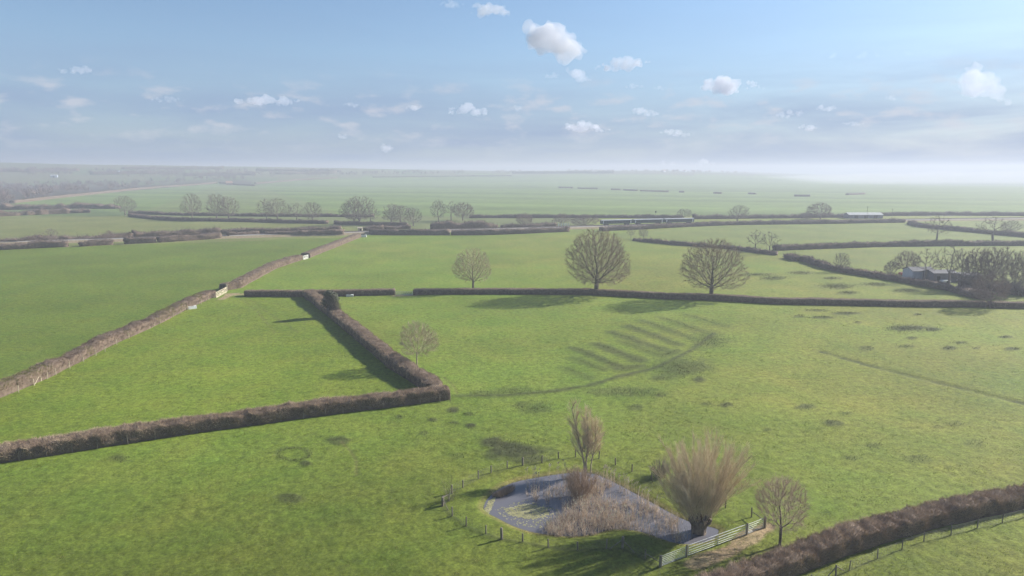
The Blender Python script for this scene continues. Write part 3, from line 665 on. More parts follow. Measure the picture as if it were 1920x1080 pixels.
# ivy-clad tree in the diagonal hedge
def leaf_cloud(r, C, Rr, n, size, flat=.5):
    d = r.normal(0, 1, (n, 3)); d /= np.linalg.norm(d, axis=1, keepdims=True)
    c = C + d * Rr * (r.random((n, 1)) ** .33)
    u = r.normal(0, 1, (n, 3)); u /= np.linalg.norm(u, axis=1, keepdims=True); v = np.cross(u, d); v /= np.linalg.norm(v, axis=1, keepdims=True) + 1e-9
    s = size * r.uniform(.6, 1.4, (n, 1))
    V = np.stack([c - u * s, c + v * s * .7, c + u * s, c - v * s * .7], 1).reshape(-1, 3)
    return V, np.arange(n * 4).reshape(-1, 4)
r = np.random.default_rng(5); p = G(621, 594)
t = thing('ivy_tree', tuple(p), 'squat dark ivy-clad tree bulging from the diagonal hedge', 'tree', None, 0, (1.05, 1.05, 1.12))
mb = MB(); mb.bar((0, 0, -.1), (.1, 0, 3.2), .55, k=7, r2=.7); mb.bar((.1, 0, 3), (.7, .2, 5.6), .38, k=6, r2=.4); mb.bar((.1, 0, 2.8), (-.6, -.2, 5.4), .34, k=6, r2=.4)
obj('trunk', mb.me('ivy_trunk', M['oak_bark']), t)
mb = MB()
for c, rr_, n in (((-.7, 0, 3.6), (1.9, 1.7, 1.5), 900), ((.5, .2, 4.6), (1.8, 1.7, 1.7), 900), ((-.2, -.3, 5.6), (1.6, 1.4, 1.2), 600), ((.3, 0, 2.4), (1.5, 1.4, 1.6), 700), ((0, 0, 1.2), (1.1, 1.1, 1.3), 350)):
    v, q = leaf_cloud(r, np.array(c), np.array(rr_), n, .17); mb.add(v, q)
obj('ivy', mb.me('ivy_leaves', M['ivy']), t)
n = 1300; a = np.stack([r.uniform(-.9, 1.9, n), r.uniform(-1.4, 1.2, n), r.uniform(.6, 5.2, n)], 1); dd = np.stack([r.normal(.22, .25, n), r.normal(-.1, .25, n), r.uniform(.6, 1.3, n)], 1)
a[:, 0] += .5 * np.sin(a[:, 2])
v, tt = spikes(a, a + dd * r.uniform(.7, 1.7, (n, 1)), np.full(n, .024)); obj('crown', mesh('ivy_twigs', v, None, tt, M['grey_twig']), t)

# pollard willow, upright willow and pond bush: poles with side shoots
def shoots(r, base, dirs, lens, rad, nseg=7, curve=.10, side=26, side_len=1.4, wob=.06, srad=.009, sides_from=.15):
    VQ = MB(); tips = MB()
    for b0, d, L in zip(base, dirs, lens):
        d = d / np.linalg.norm(d); p = [np.array(b0, float)]; seg = L / nseg; rr_ = rad * (.6 + .4 * L / max(lens))
        for i in range(nseg):
            d = d + np.array([0, 0, curve]) + r.normal(0, wob, 3); d /= np.linalg.norm(d); p.append(p[-1] + d * seg)
        p = np.array(p); R = rr_ * np.linspace(1, .14, nseg + 1)
        v, q = frustums(p[:-1], p[1:] + (p[1:] - p[:-1]) * .03, R[:-1], R[1:], 5); VQ.add(v, q)
        m = max(4, int(side * L / max(lens))); u = sides_from + (1 - sides_from) * r.random(m) ** .8; f = u * nseg; i = np.minimum(f.astype(int), nseg - 1); a = p[i] + (p[i + 1] - p[i]) * (f - i)[:, None]
        ax = p[i + 1] - p[i]; ax /= np.linalg.norm(ax, axis=1, keepdims=True)
        sdv = ax + r.normal(0, .38, (m, 3)) + np.array([0, 0, .35]); sdv /= np.linalg.norm(sdv, axis=1, keepdims=True)
        Ls = (side_len * r.uniform(.5, 1.3, m) * (1.15 - .5 * u))[:, None]; e_ = a + sdv * Ls
        v, t_ = spikes(a, e_, np.full(m, srad)); tips.add(v, t=t_)
        for kx in (.35, .6, .8):
            s2 = sdv + r.normal(0, .42, (m, 3)) + np.array([0, 0, .25]); s2 /= np.linalg.norm(s2, axis=1, keepdims=True); o_ = a + sdv * Ls * kx
            v, t_ = spikes(o_, o_ + s2 * Ls * .5, np.full(m, srad * .75)); tips.add(v, t=t_)
    return VQ, tips
r = np.random.default_rng(17); p = G(1312, 1007); p[2] = gz1(p[0], p[1])
t = thing('pollard_willow', (p[0], p[1], p[2] - .1), 'big pollard willow with a fan of tan poles, at the pond end by the gates', 'tree')
mb = MB(); tr = [np.array([0, 0, 0.]), np.array([-.15, 0, .8]), np.array([-.1, .1, 1.6]), np.array([.15, .1, 2.3])]
rr_ = [1.05, .80, .85, .95]
v, q = frustums(np.array(tr[:-1]), np.array(tr[1:]), np.array(rr_[:-1]), np.array(rr_[1:]), 12)
v = v + (np.stack([vnoise(v[:, 2] * 3 + 7, v[:, 0] * 4), vnoise(v[:, 2] * 3, v[:, 1] * 4 + 3), v[:, 0] * 0], 1) - .5) * .18; mb.add(v, q)
for i in range(26):     # knuckles of the pollard head
    an = r.uniform(0, 6.28); c = np.array([math.cos(an) * r.uniform(.2, 1.15), math.sin(an) * r.uniform(.2, .9), r.uniform(1.7, 2.75)]); mb.bar(c - [0, 0, .3], c + [math.cos(an) * .25, math.sin(an) * .25, .3], r.uniform(.3, .6), k=7, r2=.7)
for s_, e_ in (((-.2, 0, .9), (-1.25, -.1, 2.4)), ((.1, .1, 1.2), (1.15, .2, 2.6)), ((-.1, .2, 1.2), (-.5, .9, 2.6))): mb.bar(s_, e_, .62, k=8, r2=.8)
obj('trunk', mb.me('pollard_trunk', M['willow_head']), t)
n = 115; an = r.uniform(0, 2 * np.pi, n); rad = np.sqrt(r.random(n))
base = np.stack([np.cos(an) * rad * 1.25, np.sin(an) * rad * .95, 2.2 + r.random(n) * .6], 1)
spread = rad * .70; dirs = np.stack([np.cos(an) * spread, np.sin(an) * spread, np.ones(n)], 1)
lens = (10.2 - 3.3 * rad ** 2) * r.uniform(.78, 1.02, n)
left = np.stack([r.uniform(-1.5, -.8, 9), r.uniform(-.5, .5, 9), r.uniform(1.6, 2.5, 9)], 1); dl = np.stack([r.uniform(-1.0, -.55, 9), r.normal(0, .2, 9), np.ones(9)], 1)
q1, q2 = shoots(r, np.vstack([base, left]), np.vstack([dirs, dl]), np.concatenate([lens, r.uniform(4.5, 7.5, 9)]), .026, 8, .02, 110, 1.35, .09, .010, .06)
obj('pole', q1.me('pollard_poles', M['willow_bark']), t, kind='stuff'); obj('crown', q2.me('pollard_shoots', M['willow_twig']), t)

r = np.random.default_rng(29); p = G(1097, 888)
t = thing('willow_tree', (p[0], p[1], p[2] - .1), 'tall slim pale willow with two stems at the far bank of the pond', 'tree')
mb = MB(); stems = [[(0, 0, 0), (-.15, 0, 1.6), (-.6, .1, 3.6), (-1.25, .2, 6.4), (-1.9, .2, 9.2)], [(.15, 0, 0), (.1, 0, 1.5), (.25, 0, 3.6), (.3, .1, 6.0), (.1, .1, 8.2)], [(.75, .2, 0), (.8, .2, 1.4), (1.1, .2, 3.0), (1.35, .3, 4.8), (1.3, .3, 6.4)]]
bs, ds, ls = [], [], []
for k_, st in enumerate(stems):
    st = np.array(st, float); R = np.linspace(.16 - .03 * k_, .045, 5); v, q = frustums(st[:-1], st[1:] + (st[1:] - st[:-1]) * .02, R[:-1], R[1:], 7); mb.add(v, q)
    for j in range(48):
        u = .28 + .72 * r.random(); f = u * 4; i = min(int(f), 3); bs.append(st[i] + (st[i + 1] - st[i]) * (f - i)); an = r.uniform(0, 6.28)
        ds.append(np.array([math.cos(an) * .7, math.sin(an) * .7, 1.0])); ls.append((3.6 - 2.2 * u) * r.uniform(.6, 1.1))
obj('trunk', mb.me('willow_trunk', M['pale_bark']), t)
q1, q2 = shoots(r, bs, ds, ls, .035, 5, .05, 26, 1.2, .07, .013)
obj('branch', q1.me('willow_branches', M['pale_bark']), t, kind='stuff'); obj('crown', q2.me('willow_shoots', M['willow_twig']), t)

def twig_bush(name, px, py, hgt, wid, n, mt, label, cat='bush', z=None, dense=26, group=None):
    r = np.random.default_rng(int(px)); p = G(px, py); zz = p[2] if z is None else z
    t = thing(name, (p[0], p[1], zz - .05), label, cat, group)
    an = r.uniform(0, 6.28, n); rad = np.sqrt(r.random(n)); b0 = np.stack([np.cos(an) * rad * wid * .22, np.sin(an) * rad * wid * .2, np.zeros(n)], 1)
    d = np.stack([np.cos(an) * rad * wid / hgt * .62, np.sin(an) * rad * wid / hgt * .55, np.ones(n)], 1)
    q1, q2 = shoots(r, b0, d, hgt * (1.02 - .25 * rad) * r.uniform(.7, 1, n), .028, 5, .02, dense, hgt * .26, .07, .010, .1)
    obj('stem', q1.me(name + '_stems', mt), t, kind='stuff'); obj('crown', q2.me(name + '_shoots', mt), t)
twig_bush('pond_bush', 1085, 947, 4.2, 3.8, 60, M['bush_twig'], 'dense brown bush growing out of the pond among the reeds', z=WATER_Z - .1, dense=40)
twig_bush('bramble_bush', 1236, 893, 2.4, 3.0, 40, M['grey_twig'], 'low grey thicket left of the pollard willow at the pond fence', dense=30)
twig_bush('sapling', 845, 938, 3.4, 1.4, 7, M['weed'], 'thin yellowish sapling at the braced corner of the pond fence', 'sapling', dense=18)

# ------------------------------------------------------------------ hedges
def resample(pts, ds):
    pts = np.asarray(pts, float); d = np.r_[0, np.cumsum(np.linalg.norm(np.diff(pts, axis=0), axis=1))]
    n = max(2, int(round(d[-1] / ds)) + 1); s = np.linspace(0, d[-1], n)
    return np.stack([np.interp(s, d, pts[:, k]) for k in range(pts.shape[1])], 1), d[-1]
def hedge(foot_px, width, hgt, label, twig='hedge_twig', ds=.6, per_m=110, tl=(.25, .6), tr=.011, rough=.22, ragged=.0, name='hedge', cat='hedge', foot=None, away=True, group=None, centre=False):
    r = np.random.default_rng(abs(int(foot_px[0][0] * 13 + foot_px[0][1])) + 1)
    W_ = np.array([G(*p)[:2] for p in foot_px]) if foot is None else np.array(foot, float)
    c, L = resample(W_, ds)
    tg = np.gradient(c, axis=0); tg /= np.linalg.norm(tg, axis=1, keepdims=True); nm = np.stack([-tg[:, 1], tg[:, 0]], 1)
    if (nm * c).sum() < 0: nm = -nm          # points away from the foot of the drone
    if not centre: c = c + nm * width / 2
    zg = gz(c[:, 0], c[:, 1]); org = np.array([c[0, 0], c[0, 1], zg[0]])
    prof = np.array([(-.46, -.05), (-.5, .25), (-.51, .55), (-.50, .84), (-.44, .965), (-.2, 1.0), (.0, 1.01), (.2, 1.0), (.44, .965), (.50, .84), (.51, .55), (.5, .25), (.46, -.05)])
    n, k = len(c), len(prof); seed = int(foot_px[0][0]) % 97
    s = np.linspace(0, L, n)
    hs = hgt * (1 + (fbm(s / 7, s * 0 + seed, 3, 5) - .5) * (.17 + ragged * 1.1)); wsc = width * (1 + (fbm(s / 5, s * 0 + 9 + seed, 3, 6) - .5) * (.18 + ragged * .6))
    Vs = c[:, None, :] + nm[:, None, :] * (prof[None, :, 0] * wsc[:, None])[:, :, None]
    Zs = zg[:, None] + prof[None, :, 1] * hs[:, None]
    V = np.concatenate([Vs, Zs[:, :, None]], 2)
    jit = np.stack([fbm(V[..., 0] / .9 + V[..., 2], V[..., 1] / .9, 3, 11 + j) - .5 for j in range(3)], 2) * rough * 2
    jit[:, [0, -1]] = 0; V = V + jit
    surf = V.copy()
    endc = V.mean(1)
    V = np.concatenate([endc[:1, None] + (V[:1] - endc[:1, None]) * .05, V, endc[-1:, None] + (V[-1:] - endc[-1:, None]) * .05], 0); n2 = n + 2
    idx = np.arange(n2 * k).reshape(n2, k)
    q = np.stack([idx[:-1, :-1], idx[1:, :-1], idx[1:, 1:], idx[:-1, 1:]], -1).reshape(-1, 4)
    t = thing(name, tuple(org), label, cat, group)
    obj('hedge_body', mesh('hedge_body', V.reshape(-1, 3) - org, q, None, M['hedge_core'], True), t)
    # cut twigs all over the surface
    per_m, tr = per_m * .62, tr * 1.2; nt_ = int(L * per_m); fi = r.random(nt_) * (n - 1); fj = 1 + r.random(nt_) * (k - 3)
    i = fi.astype(int); j = fj.astype(int); u = (fi - i)[:, None]; v = (fj - j)[:, None]
    pa = surf[i, j] * (1 - u) * (1 - v) + surf[i + 1, j] * u * (1 - v) + surf[i, j + 1] * (1 - u) * v + surf[i + 1, j + 1] * u * v
    pf = prof[j] * (1 - v) + prof[j + 1] * v
    out = np.concatenate([nm[i] * (pf[:, :1] * 1.6), (pf[:, 1:] - .45) * 1.5], 1); out /= np.linalg.norm(out, axis=1, keepdims=True)
    d = out * .8 + r.normal(0, .42, (nt_, 3)) + np.array([0, 0, .55]); d /= np.linalg.norm(d, axis=1, keepdims=True)
    ln = r.uniform(tl[0], tl[1], (nt_, 1)) * (1 + ragged * r.random((nt_, 1)) ** 3 * 3)
    pa = pa - d * ln * .35
    vv, tt = spikes(pa, pa + d * ln, np.full(nt_, tr) * r.uniform(.7, 1.5, nt_))
    obj('twigs', mesh('hedge_twigs', vv - org, None, tt, M[twig]), t, kind='stuff')
    return t

hedge(HEDGE_A, 2.7, 2.05, 'long clipped brown hedge along the front of the left paddock, wire fence at its foot', ds=.5, per_m=750, tr=.018, tl=(.25, .75), rough=.4, ragged=.15)
hedge(HEDGE_B, 3.2, 2.1, 'diagonal clipped hedge from the ivy tree to the fence corner', ds=.6, per_m=600, tr=.018, tl=(.25, .7), rough=.34, ragged=.14)
hedge(HEDGE_D1, 3.2, 2.1, 'long mossy green and brown hedge slanting up the left side, below the pale gate', 'hedge_green', ds=.6, per_m=420, tr=.02, tl=(.25, .75), rough=.45, ragged=.25)
hedge(HEDGE_D2, 3.6, 2.3, 'slanting brown hedge between the pale gate and the white gate', ds=.9, per_m=260, tr=.028, tl=(.3, .8), rough=.4, ragged=.15)
hedge(HEDGE_D3, 4.0, 2.3, 'far end of the slanting hedge, from the white gate up to the railway', ds=1.2, per_m=150, tr=.035)
hedge(HEDGE_C1, 2.6, 1.85, 'clipped dark hedge across the top of the paddock, left of the metal gate', ds=.8, per_m=230, tr=.022)
hedge(HEDGE_C2, 2.6, 1.75, 'long clipped dark hedge under the three oaks, running to the right', ds=.8, per_m=200, tr=.022)
hedge([(1859, 578), (1920, 579), (2100, 583)], 2.6, 1.75, 'short end of dark hedge at the right edge beyond the fuzzy tree', ds=.9, per_m=180, tr=.022)
hedge(HEDGE_R, 2.4, 1.85, 'thick purple brown hedge crossing the bottom right corner', ds=.4, per_m=950, tr=.016, tl=(.25, .8), rough=.4, ragged=.15)
FH = dict(ds=2.0, tr=.06, per_m=70, tl=(.5, 1.6), rough=.95)
def far_hedge(px, w, h, label, ragged=.1, **k):
    ragged = ragged * 1.3 + .15; kk = dict(FH); kk.update(k); return hedge(px, w, h, label, kk.pop('twig', 'scrub_twig'), ragged=ragged, group='distant field hedges', **kk)
far_hedge([(1455, 470), (1647, 463), (1780, 461.5), (2060, 460)], 3.2, 2.3, 'straight dark hedge above the right field with two open trees on it')
far_hedge([(1701, 420), (1721, 426), (1772, 431), (1920, 445), (2050, 456)], 3, 2.3, 'dark hedge slanting down from the railway to the right edge')
far_hedge([(1500, 489), (1544, 504), (1582, 512), (1647, 522), (1707, 533), (1781, 546)], 2.6, 1.9, 'thick hedge slanting down to the barn thicket', per_m=60)
far_hedge([(1470, 484), (1478, 487), (1492, 490)], 4, 1.7, 'short ragged clump of hedge near two thin trees', .5)
far_hedge([(1185, 451.5), (1212, 454), (1257, 459), (1298, 462), (1364, 467), (1412, 474), (1453, 479)], 2.2, 1.6, 'thin low hedge running behind the wide oak to the right', .35, per_m=30)
far_hedge([(1781, 547), (1810, 556), (1840, 562)], 5, 2.2, 'scruffy hedge bank under the barn thicket', .5, per_m=60)
far_hedge([(-120, 473), (0, 469), (60, 466), (128, 463)], 5, 2.6, 'ragged reddish scrub hedge at the far left edge of the left field', .6)
far_hedge([(150, 462.5), (213, 459)], 4, 2.0, 'low ragged scrub piece in the near row of the double hedge', .5)
far_hedge([(233, 458), (293, 455)], 4.5, 2.8, 'clipped section left in the near row of the double hedge', .15)
far_hedge([(298, 455), (360, 451), (418, 447)], 4.5, 3.0, 'longest left section in the near row of the double hedge', .15)
far_hedge([(427, 446.5), (487, 443)], 4.5, 2.8, 'middle section in the near row of the double hedge', .15)
far_hedge([(496, 444), (560, 443), (645, 441)], 4.5, 3.0, 'right section in the near row of the double hedge', .12)
far_hedge([(-120, 463), (40, 457), (160, 452), (250, 446)], 6, 2.6, 'bushy reddish scrub left in the back row of the double hedge', .7)
far_hedge([(250, 446), (330, 442), (415, 438)], 6, 3.0, 'bushy reddish scrub in the middle of the back row of the double hedge', .6)
far_hedge([(415, 438.5), (520, 437), (640, 434.5)], 5, 2.8, 'scrub at the right of the back row of the double hedge', .4)
far_hedge([(692, 440), (760, 441), (842, 441)], 4, 3.0, 'dark hedge along the railway right of the crossing', .15)
far_hedge([(846, 441), (905, 441), (990, 438), (1068, 434.5)], 4, 2.8, 'dark hedge along the railway left of the largest oak', .2)
far_hedge([(1130, 433.5), (1210, 430), (1300, 425), (1380, 422), (1450, 421)], 4, 2.4, 'dark hedge along the railway in front of the train', .25)
far_hedge([(1450, 421), (1570, 419.5), (1698, 417.5)], 4, 2.2, 'dark hedge along the railway in front of the pale-roofed shed', .3)
far_hedge([(240, 406), (267, 409.5), (320, 414), (467, 416.5), (612, 420)], 3, 2.2, 'dark clipped hedge under the distant row of bare trees', .1)
far_hedge([(625, 421), (700, 423), (762, 424)], 3, 2.2, 'short dark hedge under the biggest distant dome tree', .1)
far_hedge([(685, 433), (720, 431.5)], 5, 2.6, 'brown scrub just right of the railway crossing', .5)
far_hedge([(722, 431), (770, 429)], 5, 2.0, 'low scrub between the crossing and the scrubby bank', .5)
far_hedge([(808, 432), (860, 431), (915, 429.5), (934, 428)], 9, 4.2, 'overgrown olive scrub bank beside the railway', .5, name='scrub_bank', cat='scrub')
far_hedge([(240, 401), (330, 404), (480, 406), (700, 407)], 3, 2.0, 'low dark hedge behind the distant row of trees, left half', .3)
far_hedge([(880, 409), (985, 409), (1100, 408.5), (1280, 410)], 3, 2.4, 'low dark hedge along the foot of the far arable field', .3)
far_hedge([(1300, 411), (1500, 409), (1590, 408)], 4, 2.6, 'brown hedge behind the railway right of the train', .5)
far_hedge([(1650, 405), (1780, 404), (1920, 405), (2150, 407)], 4, 2.6, 'long dark hedge along the railway at the right edge', .3)
far_hedge([(-200, 415), (0, 406), (110, 401), (170, 399)], 9, 4.0, 'dense brown scrub belt at the far left', 1.0, name='scrub_bank', cat='scrub')
far_hedge([(-100, 395), (60, 393), (150, 391), (215, 392)], 9, 4.0, 'second brown scrub belt behind the far left one', 1.0, name='scrub_bank', cat='scrub')
far_hedge([(940, 428), (1000, 427), (1045, 425)], 5, 2.0, 'brown scrub left of the white upright boards', .6)
FR = dict(ds=6, per_m=8, tr=.12, tl=(.8, 1.8), rough=.6)
for seg, lab in (([(1047, 352.3), (1072, 353)], 'far left dark hedge scrap on the arable hillside'), ([(1083, 353.7), (1119, 354.6)], 'second dark hedge scrap from the left on the arable hillside'),
                 ([(1145, 356), (1162, 356.6)], 'short dark hedge scrap left of centre in the arable hillside line'), ([(1168, 357), (1193, 358.3)], 'dark hedge scrap in the middle of the arable hillside line'),
                 ([(1200, 358.9), (1252, 360.4)], 'longest dark hedge scrap on the arable hillside'), ([(1273, 361), (1282, 361.2)], 'lone short dark hedge scrap right of the longest one'),
                 ([(1337, 363), (1351, 363.4)], 'small dark hedge scrap above the round tree by the railway'), ([(1402, 364), (1414, 364.7)], 'smallest dark hedge scrap at the right of the arable line'),
                 ([(1489, 368.5), (1519, 368.8)], 'dark hedge scrap above the brown thicket tree'), ([(1590, 366), (1622, 364.5)], 'dark hedge scrap above the long shed')):
    hedge(seg, 4, 2.6, lab, 'hedge_far', group='hedge scraps in the far arable field', **FR)
hedge([(27, 381), (160, 366.5), (300, 352), (407, 344)], 5, 3.5, 'dark hedge between the far arable field and the woods', 'hedge_far', **FR)
hedge([(410, 344), (475, 349)], 5, 4, 'dark clump of hedge at the corner of the far woods', 'hedge_far', **FR)
hedge([(480, 345), (560, 338.5), (633, 334.5)], 5, 4, 'dark hedge line at the top of the far arable field', 'hedge_far', **FR)
hedge([(700, 333), (800, 331.5), (960, 330.5)], 5, 3.5, 'faint hedge line high in the far arable field', 'hedge_far', **FR)

for seg, lab in (([(-60, 323), (60, 322), (150, 321.5)], 'dark tree line on the far left hillside near the edge'), ([(170, 328), (330, 326)], 'dark tree line on the far left hillside above the woods'),
                 ([(345, 331), (480, 329)], 'tree line on the far hillside just above the farmhouse'), ([(480, 321.5), (640, 322.5)], 'faint tree line near the horizon left of centre'),
                 ([(520, 327.5), (632, 326)], 'tree line above the top of the far arable field, left of centre'), ([(230, 318), (420, 317.5)], 'faintest tree line on the left horizon'),
                 ([(960, 325.5), (1150, 325)], 'faint tree line near the horizon in the middle')):
    hedge(seg, 14, 8, lab, 'hedge_far', group='tree lines near the horizon', ds=9, per_m=4, tr=.35, tl=(2, 5), rough=2.2, ragged=.9, name='tree_line', cat='tree line')
far_hedge([(1796, 540), (1850, 545), (1900, 553), (1990, 560)], 5, 2.2, 'brown undergrowth at the foot of the barn thicket', 1.0, twig='grey_twig', name='undergrowth', cat='undergrowth', per_m=110)
# far woodland: reads as one brown mass
def wood(name, polys, n, seed, hgt=(9, 15)):
    r = np.random.default_rng(seed); A = []; B = []; RR = []
    for poly, cnt in polys:
        xs = [p[0] for p in poly]; ys = [p[1] for p in poly]; c = 0; tries = 0
        while c < cnt and tries < 40000:
            tries += 1; x = r.uniform(min(xs), max(xs)); y = r.uniform(min(ys), max(ys))
            if not inpoly(np.array([x]), np.array([y]), poly)[0] or vnoise(np.array([x / 30]), np.array([y / 6]), 3)[0] < .33: continue
            p = G(x, y); h = r.uniform(*hgt); w = h * r.uniform(.35, .6); c += 1
            m = n; u = r.normal(0, 1, (m, 3)); u /= np.linalg.norm(u, axis=1, keepdims=True)
            ctr = p + np.array([0, 0, h * .55]); a = ctr + u * np.array([w, w, h * .45]) * r.uniform(.15, .8, (m, 1)); b_ = a + (u + [0, 0, .7]) * h * .22
            A.append(a); B.append(b_); RR.append(np.full(m, .42)); A.append(p[None] - [0, 0, .3]); B.append(ctr[None]); RR.append(np.array([.4]))
    v, t = spikes(np.vstack(A), np.vstack(B), np.concatenate(RR)); return mesh(name, v, None, t, M['scrub_twig'])
obj('woodland', wood('woodland', [([(-250, 345), (-250, 392), (0, 385), (70, 374), (160, 364), (300, 350), (405, 342), (470, 341), (455, 331), (330, 342), (200, 347), (80, 350), (0, 350)], 420),
    ([(-250, 324), (0, 325), (60, 329), (250, 332), (480, 336), (620, 331), (470, 323), (250, 322), (0, 321)], 170)], 55, 3),
    label='brown leafless wood filling the far left below the horizon', cat='woodland', kind='stuff')
obj('woodland', wood('woodland', [([(560, 333), (640, 330), (960, 325.5), (1240, 324.5), (1420, 327), (1560, 331), (1420, 325), (1240, 322), (960, 323), (700, 325), (560, 329)], 150)], 60, 8, (8, 13)),
    label='faint hazy line of trees along the horizon in mid picture', cat='woodland', kind='stuff')

# ------------------------------------------------------------------ fences and gates
POSTM = {}
def post_me(w, h, key, mt):
    if (w, h, key) not in POSTM:
        mb = MB(); mb.bar((0, 0, -.3), (0, 0, h - .06), w, k=7); mb.bar((0, 0, h - .06), (0, 0, h), w * .97, k=7, r2=.5); POSTM[(w, h, key)] = mb.me('post', mt)
    return POSTM[(w, h, key)]
def netting(pts, h, r=.006, lines=(.12, .3, .5, .7, .9, 1.08), step=.45):
    P3 = np.array(pts); A = []; B = []
    for z in lines:
        A.append(P3[:-1] + [0, 0, z]); B.append(P3[1:] + [0, 0, z])
    for a, b in zip(P3[:-1], P3[1:]):
        n = max(1, int(np.linalg.norm(b - a) / step)); u = (np.arange(n) / n)[:, None]; c = a + (b - a) * u
        A.append(c + [0, 0, lines[0]]); B.append(c + [0, 0, lines[-2]])
    A = np.vstack(A); B = np.vstack(B); rr = np.full(len(A), r); return frustums(A, B, rr, rr, 3)
def fence(label, posts, h=1.15, w=.11, mt='wood_post', big=(), net=True, r=.006, lines=(.12, .3, .5, .7, .9, 1.05), rails=(), name='wire_fence', lean=.03, railmat=None, group=None):
    rg = np.random.default_rng(int(abs(posts[0][0])) + 3); pts = [G(*p) for p in posts]; o = pts[0]
    t = thing(name, tuple(o), label, 'fence', group)
    for i, p in enumerate(pts):
        hh = h * (1.12 if i in big else 1); c = obj('post', post_me(w * (1.7 if i in big else 1), round(hh, 2), mt, M[mt]), t, tuple(p - o))
        c.rotation_euler = (rg.normal(0, lean), rg.normal(0, lean), rg.uniform(0, 3)); s = rg.uniform(.92, 1.1); c.scale = (s, s, s if i in big else rg.uniform(.9, 1.08))
    if net:
        v, q = netting(pts, h, r, lines); obj('netting', mesh('netting', v - o, q, None, M['wire']), t, kind='stuff')
    for a, b in rails:          # slanting braces: (px, py, height) at each end
        A = G(a[0], a[1]); B = G(b[0], b[1]); A[2] += a[2]; B[2] += b[2]
        mb = MB(); mb.bar(A - o, B - o, .10, k=6); obj('brace', mb.me('brace', M[railmat or mt]), t)
    return t
fence('weathered post and wire fence round the left and near bank of the pond',
      [(830, 949), (848, 968), (874, 987), (911, 1001), (941, 1011), (980, 1016), (1028, 1027), (1083, 1032), (1137, 1029), (1167, 1028), (1210, 1047), (1238, 1064)], big=(0, 4, 9, 11), w=.17,
      rails=(((830, 949, 1.0), (840, 958, .1)), ((1167, 1028, 1.0), (1143, 1031, .1)), ((1167, 1028, 1.0), (1190, 1038, .1)), ((1210, 1047, .55), (1237, 1063, .55))), r=.005)
fence('weathered post and wire fence along the far bank of the pond',
      [(831, 947), (842, 940), (847, 925), (868, 914), (897, 898), (921, 887), (951, 879), (980, 873), (1016, 868), (1047, 860), (1079, 857), (1123, 860), (1154, 872), (1185, 885), (1222, 902), (1262, 920), (1310, 936), (1360, 953), (1409, 970), (1433, 988)],
      big=(0, 2, 7), w=.17, rails=(((831, 947, 1.05), (842, 940, .9)), ((1409, 970, .75), (1433, 988, .8))), r=.005)
fence('post and wire fence along the foot of the long front hedge',
      [(-20, 872), (36, 865), (88, 857), (136, 849), (183, 842), (240, 833), (291, 825), (346, 816), (370, 812), (396, 808), (441, 802), (484, 797), (527, 791), (569, 785.5), (610, 780.5), (644, 776), (681, 771), (720, 767.5), (754, 762), (788, 759), (825, 754), (844, 752)],
      h=1.45, w=.085, big=(8, 21), r=.004, rails=(((370, 812, 1.2), (351, 815, .1)), ((370, 812, 1.2), (390, 809, .1))))
fence('post and wire fence in the bottom right corner beside the thick hedge',
      [(1470, 1112), (1520, 1096), (1567, 1081), (1592, 1071), (1645, 1049), (1691, 1031), (1732, 1016), (1783, 1004), (1832, 991), (1879, 981), (1926, 969)], h=1.2, w=.11, big=(2,),
      rails=(((1567, 1081, 1.1), (1582, 1076, .35)), ((1567, 1081, 1.1), (1545, 1090, .1))), r=.005)
fence('pale post fence along the foot of the mossy slanting hedge',
      [(-20, 757), (35, 736), (64, 723), (77, 714.5), (89, 711), (105, 703.5), (131, 691), (157, 678), (180, 667.5), (197, 659), (219, 647), (242, 635), (261, 625), (281, 616), (290, 611.5), (301, 607), (311, 601.5), (325, 594.5), (339, 588.5), (352, 582), (378, 570), (392, 563.5), (402, 558.5)],
      h=1.4, w=.13, mt='pale_wood', big=(3, 13), rails=(((77, 714.5, 1.4), (64, 724, .1)), ((281, 616, 1.25), (289, 613, .5))), r=.005, lines=(.2, .6, 1.1))
def gate(a, b, h, mt, label, rails=5, brace=True, n_stile=2, lift=.12, th=.05, name='field_gate', solid=1.0, group=None):
    A = G(*a); B = G(*b); o = A.copy(); A = np.zeros(3); B = B - o
    t = thing(name, tuple(o), label, 'gate', group)
    zs = lift + (h - lift) * (np.linspace(0, 1, rails) ** 1.15)
    for z in zs:
        mb = MB(); mb.bar(A + [0, 0, z], B + [0, 0, z], th * .7, th * 1.5 * solid, k=4 if mt != 'galv' else 8); obj('rail', mb.me('gate_rail', M[mt]), t)
    for u in np.linspace(0, 1, n_stile):
        mb = MB(); c = A + (B - A) * u; mb.bar(c + [0, 0, lift - .03], c + [0, 0, h + .03], th * 1.1, k=4); obj('stile', mb.me('gate_stile', M[mt]), t)
    if brace:
        mb = MB(); n_ = np.cross(B / np.linalg.norm(B), [0, 0, 1]) * th * .8; mb.bar(A + [0, 0, lift] + n_, B + [0, 0, h] + n_, th * .6, th, k=4); obj('brace', mb.me('gate_brace', M[mt]), t)
    return t
gate((1240, 1063), (1285, 1045), 1.2, 'galv', 'grey metal field gate at the left end of the gate line by the pond', 7, False, 2, th=.042)
gate((1290, 1043), (1398, 1003), 1.25, 'galv', 'long pale metal hurdle gate in the middle of the gate line, under the pollard willow', 5, False, 3, th=.055)
gate((1402, 1002), (1431, 990), 1.2, 'galv', 'short metal field gate at the right end of the gate line by the pond', 6, False, 2, th=.045)
